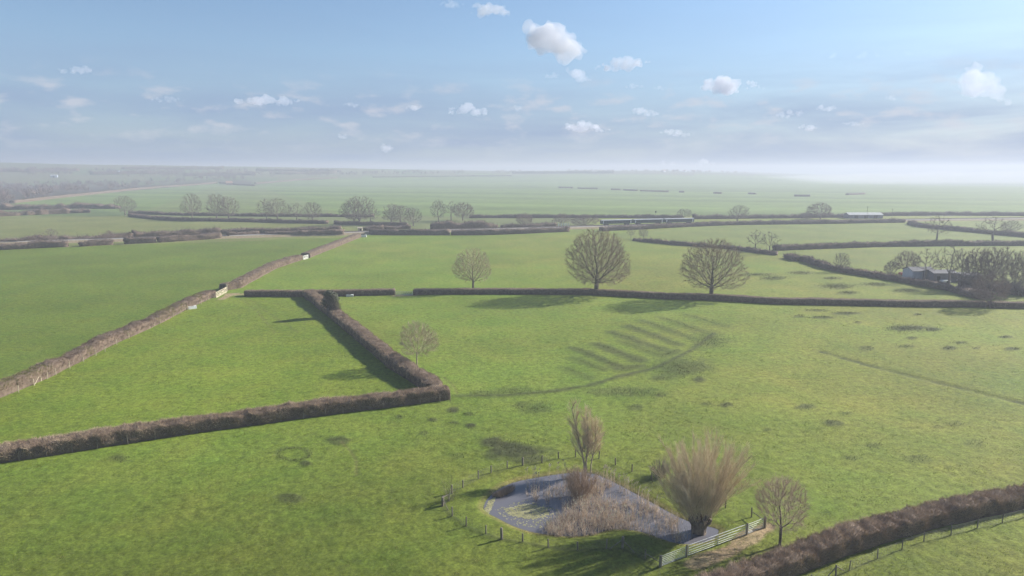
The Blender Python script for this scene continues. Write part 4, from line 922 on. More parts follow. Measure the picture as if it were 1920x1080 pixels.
for px, py, lab in ((1287, 1045, 'stout gate post between the left and middle metal gates'), (1400, 1003, 'stout gate post between the middle and right metal gates'), (1434, 990, 'thick gate post ending the gate line on the right')):
    p = G(px, py); obj('gate_post', post_me(.24 if px > 1430 else .18, 1.45, 'g', M['wood_post']), None, tuple(p), lab, 'post', 'gate posts by the pond')
gate((405, 559), (425, 548), 1.7, 'pale_wood', 'pale wooden five bar gate at the foot of the slanting hedge', 5, True, 2, th=.12)
p = G(426, 546); obj('gate_post', post_me(.3, 2.4, 'w', M['pale_wood']), None, tuple(p), 'tall pale post at the far end of the pale wooden gate', 'post')
gate((568.5, 487), (578, 484.5), 1.6, 'white_wood', 'small white gate in the gap of the slanting hedge', 4, True, 2, th=.16)
gate((742.5, 554), (774, 554), 1.3, 'galv', 'grey metal gate in the gap of the hedge left of the small oak', 5, False, 2, th=.06)
p = G(741, 554); obj('gate_post', post_me(.3, 1.9, 'w', M['pale_wood']), None, tuple(p), 'pale post beside the metal gate in the middle hedge', 'post')
gate((681, 438), (689, 437), 1.4, 'pale_wood', 'small pale gate at the railway crossing', 4, False, 2, th=.2)
# troughs
def trough(px, py, L, w, h, rz, label, lid):
    p = G(px, py); t = thing('water_trough', tuple(p), label, 'trough', rz=rz)
    mb = MB(); e = .08
    mb.box((0, -w / 2 + e / 2, h / 2), (L, e, h)); mb.box((0, w / 2 - e / 2, h / 2), (L, e, h)); mb.box((-L / 2 + e / 2, 0, h / 2), (e, w - 2 * e, h)); mb.box((L / 2 - e / 2, 0, h / 2), (e, w - 2 * e, h)); mb.box((0, 0, .1), (L - 2 * e, w - 2 * e, .06))
    obj('basin', mb.me('basin', M['galv' if not lid else 'white']), t)
    mb = MB(); mb.box((0, 0, h * .75), (L - 2 * e, w - 2 * e, .02)); obj('water', mb.me('trough_water', M['glass']), t)
    mb = MB(); mb.box((L * .32, 0, h + .05), (L * .34, w * .98, .1)); obj('cover', mb.me('trough_cover', M['white']), t)
trough(361, 579, 2.2, .9, .7, RAD(35), 'white ended water trough against the mossy slanting hedge', True)
trough(656, 556, 2.2, .7, .6, 0, 'grey water trough at the foot of the hedge right of the ivy tree', False)
trough(682.5, 444.5, 3.0, 1.2, 1.2, .1, 'pale trough at the far end of the slanting hedge', True)

# ------------------------------------------------------------------ railway, train, buildings
TR_PX = [(-700, 472), (0, 452), (300, 443.5), (560, 436.5), (689, 433), (900, 428.5), (1077, 424), (1210, 420.5), (1300, 418), (1450, 415), (1600, 412.2), (1920, 408), (2600, 402)]
TZ = 1.5
tr_pts, tl_ = resample(np.array([P(x, y, TZ)[:2] for x, y in TR_PX]), 12)
for _ in range(12): tr_pts[1:-1] = (tr_pts[:-2] + tr_pts[1:-1] * 2 + tr_pts[2:]) / 4
tg = np.gradient(tr_pts, axis=0); tg /= np.linalg.norm(tg, axis=1, keepdims=True); tn = np.stack([-tg[:, 1], tg[:, 0]], 1)
def ribbon(name, offs, zs, mt, parent=None, kind=None):
    V = np.stack([np.concatenate([tr_pts + tn * o_, np.full((len(tr_pts), 1), z_)], 1) for o_, z_ in zip(offs, zs)], 1); n, k, _ = V.shape
    idx = np.arange(n * k).reshape(n, k); q = np.stack([idx[:-1, :-1], idx[1:, :-1], idx[1:, 1:], idx[:-1, 1:]], -1).reshape(-1, 4)
    return obj(name, mesh(name, V.reshape(-1, 3), q[:, ::-1], None, M[mt]), parent, kind=kind)
ribbon('railway_embankment', (-8, -5.2, 5.2, 8), (-.5, TZ - .35, TZ - .35, -.5), 'mud', kind='structure')
rb = ribbon('railway_track', (-4.4, -3.9, 3.9, 4.4), (TZ - .346, TZ - .02, TZ - .02, TZ - .346), 'ballast', kind='structure')
for o_ in (-2.5, -1.06, 1.06, 2.5): ribbon('rail', (o_ - .04, o_ - .035, o_ + .035, o_ + .04), (TZ - .03, TZ + .13, TZ + .13, TZ - .03), 'steel', rb)
# the train: three coaches on the near track
cA = P(1300.5, 417.9, TZ)[:2]; ia = np.argmin(np.hypot(*(tr_pts - cA).T)); dirv = -tg[ia]; cA = tr_pts[ia] - tn[ia] * 1.8 + tg[ia] * 2
tp = np.array([cA[0], cA[1], TZ + .14]); t = thing('train', tuple(tp), 'dark green passenger train with pale roofs on the railway', 'train', rz=math.atan2(dirv[1], dirv[0]))
CL, CW, CH = 23.6, 2.8, 3.75
for c in range(3):
    x0 = c * (CL + .7); nose = c == 0
    prof = np.array([(-1.25, .95), (-1.4, 1.15), (-1.4, 2.9), (-1.22, 3.35)]); prof = np.vstack([prof, prof[::-1] * [-1, 1]])
    xs = [x0 + (.0 if not nose else .15), x0 + (.9 if nose else .1), x0 + CL]; sc = [(.86 if nose else .97), 1, 1]
    V = np.concatenate([np.stack([np.full(8, x_), prof[:, 0] * s_, 2 + (prof[:, 1] - 2) * s_], 1) for x_, s_ in zip(xs, sc)]); k = 8
    q = [[i * k + j, (i + 1) * k + j, (i + 1) * k + (j + 1) % k, i * k + (j + 1) % k] for i in range(2) for j in range(k)]
    q += [[0, 1, 2, 3], [0, 3, 4, 7], [4, 5, 6, 7], [16 + 3, 16 + 2, 16 + 1, 16], [16 + 7, 16 + 4, 16 + 3, 16], [16 + 7, 16 + 6, 16 + 5, 16 + 4]]
    car = obj('coach', mesh('coach', V, q, None, M['train_green']), t)
    mb = MB(); ang = np.linspace(0, np.pi, 9); yy = np.cos(ang) * 1.26; zz = 3.33 + np.sin(ang) * .48
    n = len(yy); VV = np.vstack([np.stack([np.full(n, x0 + .5), yy, zz], 1), np.stack([np.full(n, x0 + CL - .15), yy, zz], 1)])
    mb.add(VV, [[j, j + 1, n + j + 1, n + j] for j in range(n - 1)], [[0, j + 1, j] for j in range(1, n - 1)] + [[n, n + j, n + j + 1] for j in range(1, n - 1)])
    obj('roof', mb.me('coach_roof', M['train_roof']), car)
    for sgn in (-1, 1):
        for wv in range(10):
            xx = x0 + 2.6 + wv * 2.05 + (.0 if wv < 5 else .25); mb = MB(); mb.box((xx, sgn * 1.405, 2.35), (1.5, .03, .85)); obj('window', mb.me('coach_window', M['glass']), car)
        for xx in (x0 + 1.5, x0 + CL - 1.4): mb = MB(); mb.box((xx, sgn * 1.41, 2.0), (.9, .03, 1.75)); obj('door', mb.me('coach_door', M['train_roof']), car)
    for xx in (x0 + 4, x0 + CL - 4):
        mb = MB(); mb.box((xx, 0, .62), (3.2, 2.3, .45))
        for dx in (-1.2, 1.2):
            for sy in (-.75, .75): mb.bar((xx + dx, sy - .07, .42), (xx + dx, sy + .07, .42), .84, k=14)
        obj('bogie', mb.me('bogie', M['black_plastic']), car)
    if nose:
        mb = MB(); mb.box((x0 + .28, 0, 2.55), (.35, 1.9, .8)); obj('windscreen', mb.me('windscreen', M['glass']), car)
# trackside poles, signal, white boards
def pole(px, pb, pt, label, arm=0, name='telegraph_pole'):
    p = G(px, pb); h = height_at(px, pb, pt); t = thing(name, tuple(p), label, 'pole'); mb = MB(); mb.bar((0, 0, -.3), (0, 0, h), .28, k=7, r2=.7); obj('shaft', mb.me('shaft', M['wood_post']), t)
    if arm: mb = MB(); mb.bar((-arm, 0, h - .6), (arm, 0, h - .6), .16); obj('crossarm', mb.me('crossarm', M['wood_post']), t)
pole(1625, 410, 387, 'telegraph pole beside the long pale-roofed shed', .9); pole(1672, 409, 391, 'telegraph pole right of the long pale-roofed shed', .9); pole(1717, 409, 395, 'short pole on the railway hedge further right of the shed', .8)
pole(1000, 412, 403, 'pale short pole on the hedge beyond the brown railside tree', .7)
p = G(1229, 412); h = 5.2; t = thing('railway_signal', tuple(p), 'dark railway signal post showing above the train roof', 'signal'); mb = MB(); mb.bar((0, 0, 0), (0, 0, h + 1.2), .2, k=7); obj('post', mb.me('signal_post', M['steel']), t); mb = MB(); mb.box((0, -.2, h + 1.1), (.9, .4, 1.5)); obj('signal_head', mb.me('signal_head', M['black_plastic']), t)
for i, x in enumerate((1047.5, 1052.5, 1057, 1061.5, 1066)):
    p = G(x, 424.5); mb = MB(); mb.box((0, 0, 1.1), (.75, .14, 2.1)); mb.bar((-.25, .1, -.2), (-.25, .1, 2.0), .1); mb.bar((.25, .1, -.2), (.25, .1, 2.0), .1)
    obj('trackside_board', mb.me('trackside_board', M['white']), None, tuple(p), '' + ('first', 'second', 'third', 'fourth', 'last')[i] + ' from the left of five white upright boards beside the railway', 'board', 'white boards by the railway')
def building(name, px, py, L, Wd, eave, ridge, rz, wall, roof, label, cat, doors=(), wins=(), over=.35, chimney=None, mono=False, group=None):
    p = G(px, py); t = thing(name, (p[0], p[1], p[2]), label, cat, group, rz); x, y = L / 2, Wd / 2; r2 = ridge if not mono else eave
    V = [(-x, -y, -.4), (x, -y, -.4), (x, y, -.4), (-x, y, -.4), (-x, -y, eave), (x, -y, eave), (x, y, ridge if mono else eave), (-x, y, ridge if mono else eave)]
    q = [[0, 1, 5, 4], [1, 2, 6, 5], [2, 3, 7, 6], [3, 0, 4, 7]]; tt = []
    if not mono: V += [(-x, 0, ridge), (x, 0, ridge)]; tt = [[4, 8, 7], [5, 6, 9]]
    obj('wall', mesh('wall', V, q, tt, M[wall]), t)
    o = over; mb = MB(); th = .12
    if mono: planes = [((-x - o, -y - o, eave - .02), (x + o, -y - o, eave - .02), (x + o, y + o, ridge + .05), (-x - o, y + o, ridge + .05))]
    else:
        s = (ridge - eave) / y; planes = [((-x - o, -y - o, eave - o * s), (x + o, -y - o, eave - o * s), (x + o, 0, ridge), (-x - o, 0, ridge)), ((x + o, y + o, eave - o * s), (-x - o, y + o, eave - o * s), (-x - o, 0, ridge), (x + o, 0, ridge))]
    for pl in planes:
        a = np.array(pl) + [0, 0, .01]; mb.add(np.vstack([a, a + [0, 0, th]]), [[3, 2, 1, 0], [4, 5, 6, 7], [0, 1, 5, 4], [1, 2, 6, 5], [2, 3, 7, 6], [3, 0, 4, 7]])
    ro = obj('roof', mb.me('roof', M[roof]), t)
    if chimney: mb = MB(); mb.box((chimney, 0, ridge + .5), (.8, .7, 1.6)); obj('chimney', mb.me('chimney', M['brick']), ro)
    for dx, w, h in doors: mb = MB(); mb.box((dx, -y - .03, h / 2), (w, .08, h)); obj('door', mb.me('door', M['dark']), t)
    for dx, z, w, h in wins:
        mb = MB(); mb.box((dx, -y - .04, z), (w, .1, h)); f = obj('window', mb.me('window_frame', M['white']), t); mb = MB(); mb.box((dx, -y - .08, z), (w * .8, .06, h * .8)); obj('pane', mb.me('pane', M['glass']), f)
    return t
building('barn', 1721, 522, 8.2, 6, 3.2, 4.3, .06, 'barn_wall', 'barn_roof', 'pale blue-grey barn with a dark low roof among the bare trees', 'barn', doors=((2.2, 1.4, 2.4),))
building('barn', 1761, 527, 8.6, 6, 3.3, 4.1, .06, 'barn_dark', 'barn_roof', 'darker grey barn right of the pale barn', 'barn', doors=((-2.5, 1.2, 2.2),))
building('shed', 1812, 527, 7, 5, 2.4, 3.2, .1, 'barn_dark', 'barn_roof', 'low dark shed half hidden in the thicket right of the barns', 'shed', doors=((0, 1, 2),))
building('long_shed', 1618, 409, 28, 9, 3.0, 4.6, .02, 'barn_dark', 'shed_roof', 'long low shed with a pale roof beside the railway', 'shed', doors=((-8, 3, 2.6), (0, 3, 2.6), (8, 3, 2.6)))
building('farmhouse', 430, 347, 15, 8, 5, 9.5, .5, 'brick', 'tile', 'farmhouse with a steep pinkish tiled roof at the far wood edge', 'house', wins=((-4, 3.6, 1.2, 1.4), (0, 3.6, 1.2, 1.4), (4, 3.6, 1.2, 1.4)), doors=((2, 1.1, 2.1),), chimney=4)
building('barn', 102, 333, 15, 9, 5, 7, .3, 'barn_wall', 'train_roof', 'white barn showing in the far left woods', 'barn', doors=((0, 4, 3.6),))
building('barn', 212, 324, 34, 12, 5, 8, .2, 'barn_wall', 'barn_roof', 'long faint blue barn on the far left hillside', 'barn', doors=((0, 4, 3.6),))
for i, (x, y) in enumerate(((1088, 325), (1245, 322.5), (1262, 322), (1284, 322.5), (1301, 323))):
    building('house', x, y, 12, 8, 5.5, 9, i * .7, 'white' if i % 2 else 'brick', 'tile', ['pale house on the horizon left of the distant village', 'first house of the distant village from the left, on the horizon', 'second house of the distant village from the left', 'third house of the distant village from the left', 'last house of the distant village on the right'][i], 'house', wins=((-3, 3.5, 1.2, 1.4), (3, 3.5, 1.2, 1.4)), chimney=3, group='houses on the horizon')
building('lineside_hut', 675.5, 434, 2.6, 2.2, 2.3, 2.8, .1, 'pale_wood', 'pale_wood', 'small pale hut at the railway crossing', 'hut', doors=((.5, .7, 1.9),))
# yard clutter
def van(px, py, L, h, rz, mt, label):
    p = G(px, py); t = thing('trailer', tuple(p), label, 'trailer', rz=rz); mb = MB()
    pr = np.array([(-L / 2, .45), (L / 2 - .2, .45), (L / 2, .9), (L / 2 - .25, h - .1), (L / 2 - .5, h), (-L / 2 + .3, h), (-L / 2, h - .3)]); n = len(pr)
    V = np.vstack([np.stack([pr[:, 0], np.full(n, s), pr[:, 1]], 1) for s in (-.95, .95)]); mb.add(V, [[j, (j + 1) % n, n + (j + 1) % n, n + j] for j in range(n)], [[0, j + 1, j] for j in range(1, n - 1)] + [[n, n + j, n + j + 1] for j in range(1, n - 1)])
    obj('body', mb.me('trailer_body', M[mt]), t)
    for s in (-1, 1):
        mb = MB(); mb.bar((0, s * .86, .33), (0, s * 1.0, .33), .66, k=14); obj('wheel', mb.me('wheel', M['black_plastic']), t)
        mb = MB(); mb.box((.3, s * .955, h * .7), (1.2, .03, .45)); obj('window', mb.me('trailer_window', M['glass']), t)
    mb = MB(); mb.bar((L / 2 - .1, 0, .5), (L / 2 + 1.0, 0, .45), .08); obj('tow_bar', mb.me('tow_bar', M['steel']), t)
van(1786, 528, 3.4, 1.6, .1, 'white', 'white low trailer right of the dark barn'); van(1772, 531, 3.0, 1.1, .1, 'white', 'long low white trailer in front of the dark barn'); van(1694, 517, 3.2, 1.3, .2, 'red_paint', 'red low trailer left of the pale barn')
# sheep under the distant trees
def sheep(px, py, rz, label):
    import bmesh
    p = G(px, py); t = thing('sheep', tuple(p), label, 'sheep', 'sheep under the distant trees', rz)
    bm = bmesh.new(); vs_ = []; 
    chain = [((-.62, 0, .62), .2), ((-.35, 0, .68), .30), ((.1, 0, .70), .31), ((.42, 0, .70), .25), ((.62, 0, .82), .14), ((.76, 0, .95), .12), ((.98, 0, .84), .07)]
    legs = [((-.40, .16, .34), .08), ((-.42, .16, .02), .05)], [((-.40, -.16, .34), .08), ((-.42, -.16, .02), .05)], [((.34, .15, .34), .08), ((.34, .15, .02), .05)], [((.34, -.15, .34), .08), ((.34, -.15, .02), .05)]
    rad = []
    for q_, rr_ in chain: vs_.append(bm.verts.new(q_)); rad.append(rr_)
    for i in range(len(chain) - 1): bm.edges.new((vs_[i], vs_[i + 1]))
    for li, lg in enumerate(legs):
        pr = vs_[1] if li < 2 else vs_[3]
        for q_, rr_ in lg: v_ = bm.verts.new(q_); vs_.append(v_); rad.append(rr_); bm.edges.new((pr, v_)); pr = v_
    me = bpy.data.meshes.new('sheep_body'); bm.to_mesh(me); bm.free(); o = bpy.data.objects.new('tmp', me); COL.objects.link(o)
    mdf = o.modifiers.new('s', 'SKIN'); me.skin_vertices[0].data[1].use_root = True
    for i, rr_ in enumerate(rad): me.skin_vertices[0].data[i].radius = (rr_, rr_)
    o.modifiers.new('d', 'SUBSURF').levels = 1
    m2 = bpy.data.meshes.new_from_object(o.evaluated_get(bpy.context.evaluated_depsgraph_get())); bpy.data.objects.remove(o); m2.materials.clear(); m2.materials.append(M['wool'])
    obj('body', m2, t)
    for s in (-1, 1): mb = MB(); mb.bar((.74, s * .1, .98), (.70, s * .26, .96), .07, k=5); obj('ear', mb.me('ear', M['wool']), t)
sheep(397.5, 402, .3, 'left of two white sheep under the distant row of trees'); sheep(402.5, 403, -.4, 'right of two white sheep under the distant row of trees')

# ------------------------------------------------------------------ reeds, pond weed, rushes, grass
def blades(r, base, hgt, wid, lean, nseg=1):
    n = len(base); an = r.uniform(0, 6.28, n); s = np.stack([np.cos(an), np.sin(an), np.zeros(n)], 1) * wid[:, None] / 2
    d = r.normal(0, 1, (n, 3)) * lean; d[:, 2] = 1; tip = base + d * hgt[:, None]
    V = np.stack([base - s, base + s, tip], 1).reshape(-1, 3); return V, np.arange(3 * n).reshape(-1, 3)
def scatter_px(r, poly, n):
    W_ = np.array([P(*p)[:2] for p in poly]); lo_, hi_ = W_.min(0), W_.max(0); out = np.zeros((0, 2))
    while len(out) < n:
        c = r.uniform(lo_, hi_, (n * 2, 2)); out = np.vstack([out, c[inpoly(c[:, 0], c[:, 1], W_)]])
    return out[:n]
r = np.random.default_rng(101)
REED = [(1040, 912), (1075, 896), (1118, 893), (1150, 906), (1190, 927), (1225, 946), (1265, 968), (1292, 985), (1290, 1012), (1245, 1008), (1212, 998), (1180, 990), (1150, 989), (1110, 999), (1080, 1003), (1040, 1001), (1012, 992), (1035, 975), (1060, 955), (1035, 940), (1050, 925)]
cl = scatter_px(r, REED, 900); px_, py_ = project(cl[:, 0], cl[:, 1]); cl_d = fbm(cl[:, 0] / 1.8, cl[:, 1] / 1.8, 3, 91)
left = scatter_px(r, [(985, 910), (1040, 898), (1050, 925), (1030, 940), (985, 925)], 34)
dense = ((px_ < 1170) & (py_ > 955)) | (cl_d > .56); keep = (cl_d > .40) | dense; cl = np.vstack([cl[keep], left]); nst = np.r_[np.where(dense[keep], 6, 3), np.full(34, 5)]
src = np.repeat(np.arange(len(cl)), nst); b0 = cl[src] + r.normal(0, .20, (len(src), 2)); hh = r.uniform(.8, 1.9, len(src)) * r.uniform(.7, 1.15, len(cl))[src]
base = np.concatenate([b0, np.full((len(src), 1), WATER_Z - .1)], 1); v, t_ = blades(r, base, hh, np.full(len(src), .05), .2)
bent = r.random(len(src)) < .45; m_ = int(bent.sum()); b2 = base[bent] + np.array([0, 0, .3]); v2, t2 = blades(r, b2, hh[bent] * .4, np.full(m_, .05), .9)
hd = r.random(len(src)) < .22; hb = base[hd] + np.stack([r.normal(0, .1, hd.sum()), r.normal(0, .1, hd.sum()), hh[hd] * .9], 1); v3, t3 = spikes(hb, hb + np.array([0.03, 0, .28]), np.full(len(hb), .035))
V = np.vstack([v, v2, v3]); T = np.vstack([t_, t2 + len(v), t3 + len(v) + len(v2)]); mi = np.r_[np.zeros(len(t_) + len(t2)), np.ones(len(t3))]
obj('reeds', mesh('reeds', V, None, T, [M['reed'], M['plume']], mat_idx=mi), kind='stuff', label='dead brown reeds standing in the right half of the pond', cat='reeds')
# pale feathery reed heads along the banks
sp = [(990, 899), (1000, 895), (1008, 893), (1028, 890), (1046, 888), (1055, 886), (1132, 893), (1141, 896), (1150, 900), (1157, 904), (1166, 909), (1173, 912), (1180, 918), (1190, 924), (1197, 930), (1204, 934), (1211, 938), (1219, 944), (1232, 950), (1180, 915), (1148, 897), (1136, 892), (1010, 903), (1003, 907), (1092, 951), (1106, 952), (1076, 957), (1110, 968), (1139, 960), (1096, 966), (1160, 965), (1178, 980), (1150, 976), (1195, 985), (1215, 975), (1067, 970), (1126, 975)]
PB = MB(); PS = MB()
for x, y in sp:
    for j in range(3):
        p = P(x + r.normal(0, 2.5), y + r.normal(0, 1.2), 0); p[2] = max(gz1(p[0], p[1]), WATER_Z); h = r.uniform(1.3, 2.0); tip = p + [r.normal(0, .15), r.normal(0, .15), h]; PS.bar(p, tip, .025, k=3)
        a_ = tip + [0, 0, -.1]
        for q_ in range(5): dv = np.array([r.normal(.12, .12), r.normal(-.05, .12), r.uniform(.22, .42)]); vv, tt = spikes(a_[None], (a_ + dv)[None], np.array([.035])); PB.add(vv, t=tt)
V = np.vstack([np.vstack(PS.v), np.vstack(PB.v)]); n1 = PS.n; T = np.vstack([np.vstack(PS.t), np.vstack(PB.t) + n1]); Q = np.vstack(PS.q)
mi = np.r_[np.zeros(len(Q)), np.zeros(sum(len(a) for a in PS.t)), np.ones(sum(len(a) for a in PB.t))]
obj('reed_plumes', mesh('reed_plumes', V, Q, T, [M['reed'], M['plume']], mat_idx=mi), kind='stuff', label='pale feathery reed heads along the pond banks', cat='reeds')
# brown sedge tussock on the left bank
b0 = scatter_px(r, [(922, 925), (950, 911), (966, 907), (962, 915), (940, 927)], 700); base = np.concatenate([b0, np.full((700, 1), WATER_Z)], 1)
v, t_ = blades(r, base, r.uniform(.4, .9, 700), np.full(700, .06), .4); obj('sedge', mesh('sedge', v, None, t_, M['bush_twig']), kind='stuff', label='brown sedge tussock on the left bank of the pond', cat='sedge')
# floating weed
b0 = np.vstack([scatter_px(r, [(945, 948), (985, 938), (1025, 945), (1030, 958), (1000, 968), (955, 960)], 900), scatter_px(r, [(925, 950), (985, 930), (1050, 950), (1040, 985), (970, 980)], 350), scatter_px(r, [(908, 950), (916, 933), (930, 925), (925, 940), (916, 958)], 260)])
n = len(b0); an = r.uniform(0, 6.28, n); s = r.uniform(.05, .14, n); V = np.stack([np.stack([b0[:, 0] + np.cos(an + k) * s, b0[:, 1] + np.sin(an + k) * s, np.full(n, WATER_Z + .008) + r.uniform(0, .01, n)], 1) for k in (0, 1.57, 3.14, 4.71)], 1)
obj('pond_weed', mesh('pond_weed', V.reshape(-1, 3), np.arange(4 * n).reshape(-1, 4), None, M['weed']), kind='stuff', label='yellowish weed floating on the open left half of the pond', cat='pond weed')
# rushes in the dark patches
B0 = []
for cx, cy, rx, ry, s_ in RUSH:
    p = P(cx, cy); area = np.pi * (rx / F * p[1]) * abs(P(cx, cy - ry)[1] - p[1]); n = int(min(2600, area * 12 * s_))
    u = r.normal(0, .42, (n, 2)); B0.append(np.array([P(cx + a * rx, cy + b * ry)[:2] for a, b in u]))
an = r.uniform(0, 6.28, 180); B0.append(np.array([P(552 + math.cos(a) * 30 + r.normal(0, 2.4), 851 + math.sin(a) * 11 + r.normal(0, .9))[:2] for a in an]))
for a, b, w_, s_ in FURROWS:
    A_, B_ = P(*a)[:2], P(*b)[:2]; n = int(np.linalg.norm(B_ - A_) * 12 * s_); u = r.random((n, 1)); B0.append(A_ + (B_ - A_) * u + r.normal(0, w_ * .4, (n, 2)))
B0 = np.vstack(B0); z = gz(B0[:, 0], B0[:, 1]); base = np.concatenate([B0, z[:, None]], 1); dd = np.hypot(B0[:, 0], B0[:, 1])
v, t_ = blades(r, base, r.uniform(.15, .42, len(base)), .03 + dd * .0003, .45); obj('rushes', mesh('rushes', v, None, t_, M['rush']), kind='stuff', label='dark rushes in patches, a ring and old furrows over the pasture', cat='rushes')
# grass tussocks of the nearer pasture
n = 75000
dep = r.uniform(RAD(8.5), RAD(36), n * 2); rr_ = H / np.tan(dep); az = RAD(42) * r.uniform(-1, 1, n * 2); X = rr_ * np.sin(az); Y = rr_ * np.cos(az)
cl_ = .5 * fbm(X / .8, Y / .8, 2, 121) + .5 * fbm(X / 6, Y / 6, 2, 125); sd = pond_sd(X, Y); px_, py_ = project(X, Y)
keep = (cl_ > .40) & (sd > .3) & (r.random(n * 2) < .8); X, Y, rr_, cl_ = X[keep][:n], Y[keep][:n], rr_[keep][:n], cl_[keep][:n]
Z = gz(X, Y); k = 4; src = np.repeat(np.arange(len(X)), k); sc_ = np.clip(rr_ / 90, .7, 2.2)[src]
base = np.stack([X[src] + r.normal(0, .11, len(src)) * sc_, Y[src] + r.normal(0, .11, len(src)) * sc_, Z[src] - .04], 1)
v, t_ = blades(r, base, r.uniform(.10, .30, len(src)) * (.55 + (cl_[src] - .40) * 1.8), r.uniform(.02, .05, len(src)) * sc_, .9)
obj('grass', mesh('grass', v, None, t_, M['grass']), kind='stuff', label='tussocky green pasture grass', cat='grass')

# ------------------------------------------------------------------ clouds: cauliflower hulls filled with scattering vapour
def cloud_volume(name, dens, alb):
    m = bpy.data.materials.new(name); m.use_nodes = True; t = m.node_tree; t.nodes.clear()
    o = N(t, 'ShaderNodeOutputMaterial'); v = N(t, 'ShaderNodeVolumePrincipled')
    v.inputs['Color'].default_value = (*alb, 1); v.inputs['Density'].default_value = dens; v.inputs['Anisotropy'].default_value = .1
    v.inputs['Density Attribute'].default_value = ''; v.inputs['Color Attribute'].default_value = ''; v.inputs['Temperature Attribute'].default_value = ''
    t.links.new(v.outputs[0], o.inputs['Volume']); m.cycles.homogeneous_volume = True; return m
CV = [cloud_volume('cloud_dense', .0075, (.72, .73, .77)), cloud_volume('cloud_soft', .0040, (.75, .76, .80)), cloud_volume('cloud_thin', .0022, (.80, .80, .83)), cloud_volume('cloud_veil', .0007, (.9, .9, .92))]
tx = bpy.data.textures.new('billow', 'CLOUDS'); tx.noise_depth = 5
def cloud(px, py, w, h, lab, soft=0, puffs=9, seed=1, base=950., skew=0.0, maxd=17000.):
    import bmesh
    r = np.random.default_rng(seed)
    u = (px - 960) / F; v_ = (540 - py) / F; d = np.array([u, CP + v_ * SP, -SP + v_ * CP]); tt = min((base - H) / max(d[2], .01), maxd)
    c = d * tt + [0, 0, H]; scl = tt / F; Wd, Hd = w * scl, h * scl
    bm = bmesh.new()
    puffs = int(puffs * 2.2)
    for i in range(puffs):
        f = (i + .5) / puffs * 2 - 1 + r.normal(0, .12); hh_ = (1 - .55 * abs(f) ** 1.5); rad = Hd * r.uniform(.15, .33) * hh_
        m_ = Matrix.Translation((f * (Wd / 2 - rad * .8), r.normal(0, .22) * Hd, (r.uniform(-.25, .42) * hh_ * Hd * .7) + skew * f * Hd * .5)) @ Matrix.Diagonal((rad * r.uniform(1, 1.5), rad * 1.2, rad, 1))
        bmesh.ops.create_icosphere(bm, subdivisions=2, radius=1, matrix=m_)
    me = bpy.data.meshes.new('cloud'); bm.to_mesh(me); bm.free(); o = bpy.data.objects.new('tmp', me); COL.objects.link(o)
    rm = o.modifiers.new('r', 'REMESH'); rm.mode = 'VOXEL'; rm.voxel_size = max(Hd / 24, Wd / 80)
    tx.noise_scale = Hd * .22
    dm = o.modifiers.new('d', 'DISPLACE'); dm.texture = tx; dm.strength = Hd * .40; dm.mid_level = .55; dm.texture_coords = 'LOCAL'
    r2 = o.modifiers.new('r2', 'REMESH'); r2.mode = 'VOXEL'; r2.voxel_size = max(Hd / 26, Wd / 90)
    m2 = bpy.data.meshes.new_from_object(o.evaluated_get(bpy.context.evaluated_depsgraph_get())); bpy.data.objects.remove(o); bpy.data.meshes.remove(me)
    k = 1.0 / max(Hd / 300., .3); m2.materials.clear(); m2.materials.append(CV[soft])
    obj('cloud', m2, None, tuple(c), lab, 'cloud', 'fair weather clouds')
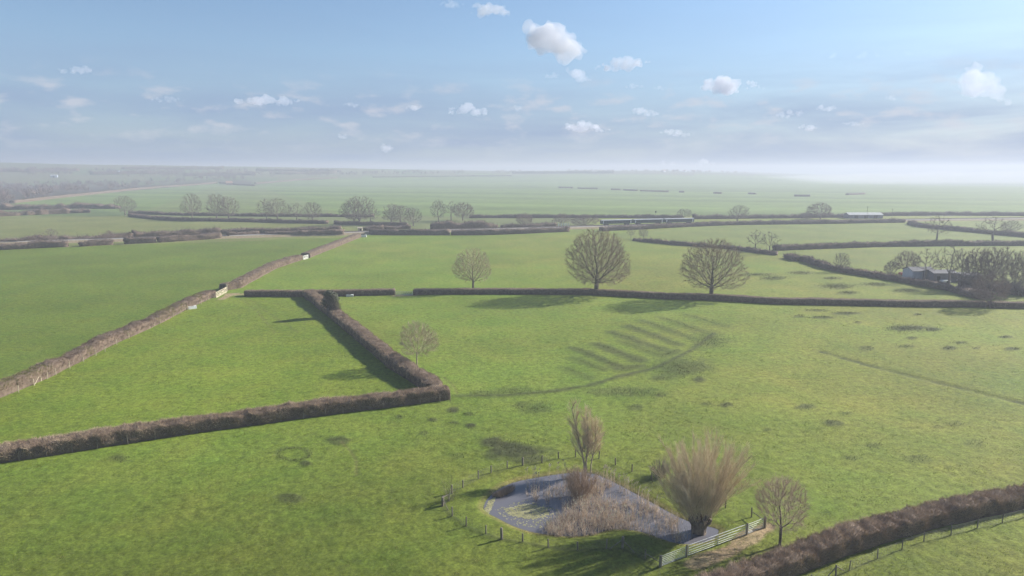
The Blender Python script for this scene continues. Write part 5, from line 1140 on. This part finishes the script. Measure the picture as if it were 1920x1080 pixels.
CL = [(846, 8, 46, 22, 'small white cloud cut by the top edge', 1, 6, 0), (920, 22, 74, 40, 'round white cloud near the top edge', 0, 7, 0), (1040, 84, 120, 78, 'largest bright cumulus cloud near the top centre', 0, 14, -.45),
 (1168, 124, 102, 34, 'long low cumulus cloud just right of the largest one', 0, 10, .25), (1084, 141, 46, 32, 'small ragged cloud under the largest cumulus', 1, 7, -.5), (1035, 142, 30, 18, 'faint puff left of the small ragged cloud', 2, 4, 0),
 (143, 132, 64, 24, 'lone small cloud at the upper left', 1, 6, 0), (1354, 162, 72, 46, 'knobbly white cloud right of centre', 0, 9, -.2), (1414, 160, 40, 20, 'small slanting cloud beside the knobbly one', 1, 5, -.5),
 (1843, 161, 72, 62, 'slanting white cloud at the upper right', 1, 9, -.8), (500, 190, 140, 30, 'long low cloud over the left centre', 1, 11, 0), (310, 187, 60, 16, 'thin flat cloud left of the long low one', 2, 6, 0),
 (878, 208, 90, 28, 'pale ragged cloud left of centre in the low bank', 1, 8, 0), (776, 203, 34, 18, 'small pale puff left of the ragged low cloud', 2, 5, 0), (660, 197, 36, 16, 'small pale puff between the low clouds', 2, 5, 0),
 (1100, 241, 90, 26, 'wide low cloud below the centre cumulus', 1, 9, -.2), (1208, 212, 56, 22, 'small flat cloud in the middle of the sky', 1, 6, -.2), (970, 203, 22, 18, 'tiny round puff in the middle of the low bank', 2, 4, 0), (1550, 203, 52, 18, 'pale flat puff right of centre', 2, 6, 0),
 (1480, 215, 60, 18, 'faint puff left of the pale flat one', 2, 6, 0), (1515, 240, 44, 16, 'faint low puff under the pale flat one', 2, 5, 0), (1600, 232, 46, 14, 'faint puff low on the right', 2, 5, 0), (1268, 250, 70, 18, 'faint flat cloud low right of centre', 2, 7, -.3), (724, 277, 24, 22, 'tiny pale puff low over the horizon', 2, 4, -.4), (640, 256, 28, 14, 'faint tiny puff low on the left', 2, 4, 0),
 (1320, 306, 50, 16, 'pinkish cloud puff just above the horizon', 1, 6, 0), (1252, 307, 46, 14, 'faint pinkish puff left of the one above the horizon', 2, 6, 0), (1190, 163, 40, 16, 'faint puff under the long low cumulus', 2, 5, 0), (1236, 166, 26, 12, 'fainter tiny puff right of the faint puff', 2, 4, 0), (1671, 184, 30, 16, 'faint puff in the upper right sky', 2, 4, 0), (1625, 104, 320, 20, 'long thin veil of cloud stretched across the upper right', 3, 16, .5)]
for i, (x, y, w, h, lab, soft, pf, sk) in enumerate(CL): cloud(x, y, w, h, lab, soft, pf, 300 + i, skew=sk)

# mist lying in the valley on the right, beyond the arable brow
mist = volume_box('mist_bank', 0, 0, .0018, .1, (.68, .68, .71))
import bmesh
bm = bmesh.new(); rs = np.random.default_rng(4)
for i in range(26):
    f = i / 25; xx = 250 + f * 2700; hh_ = 12 + 34 * min(1, f * 1.6); yy = 2650 + rs.normal(0, 90)
    bmesh.ops.create_icosphere(bm, subdivisions=2, radius=1, matrix=Matrix.Translation((xx, yy, -10)) @ Matrix.Diagonal((240, 330, hh_ * rs.uniform(.92, 1.06) , 1)))
me = bpy.data.meshes.new('mist'); bm.to_mesh(me); bm.free(); o = bpy.data.objects.new('tmp', me); COL.objects.link(o)
rm = o.modifiers.new('r', 'REMESH'); rm.mode = 'VOXEL'; rm.voxel_size = 16
m2 = bpy.data.meshes.new_from_object(o.evaluated_get(bpy.context.evaluated_depsgraph_get())); bpy.data.objects.remove(o); m2.materials.clear(); m2.materials.append(mist)
obj('mist', m2, kind='stuff', label='white mist lying low beyond the fields on the right', cat='mist')
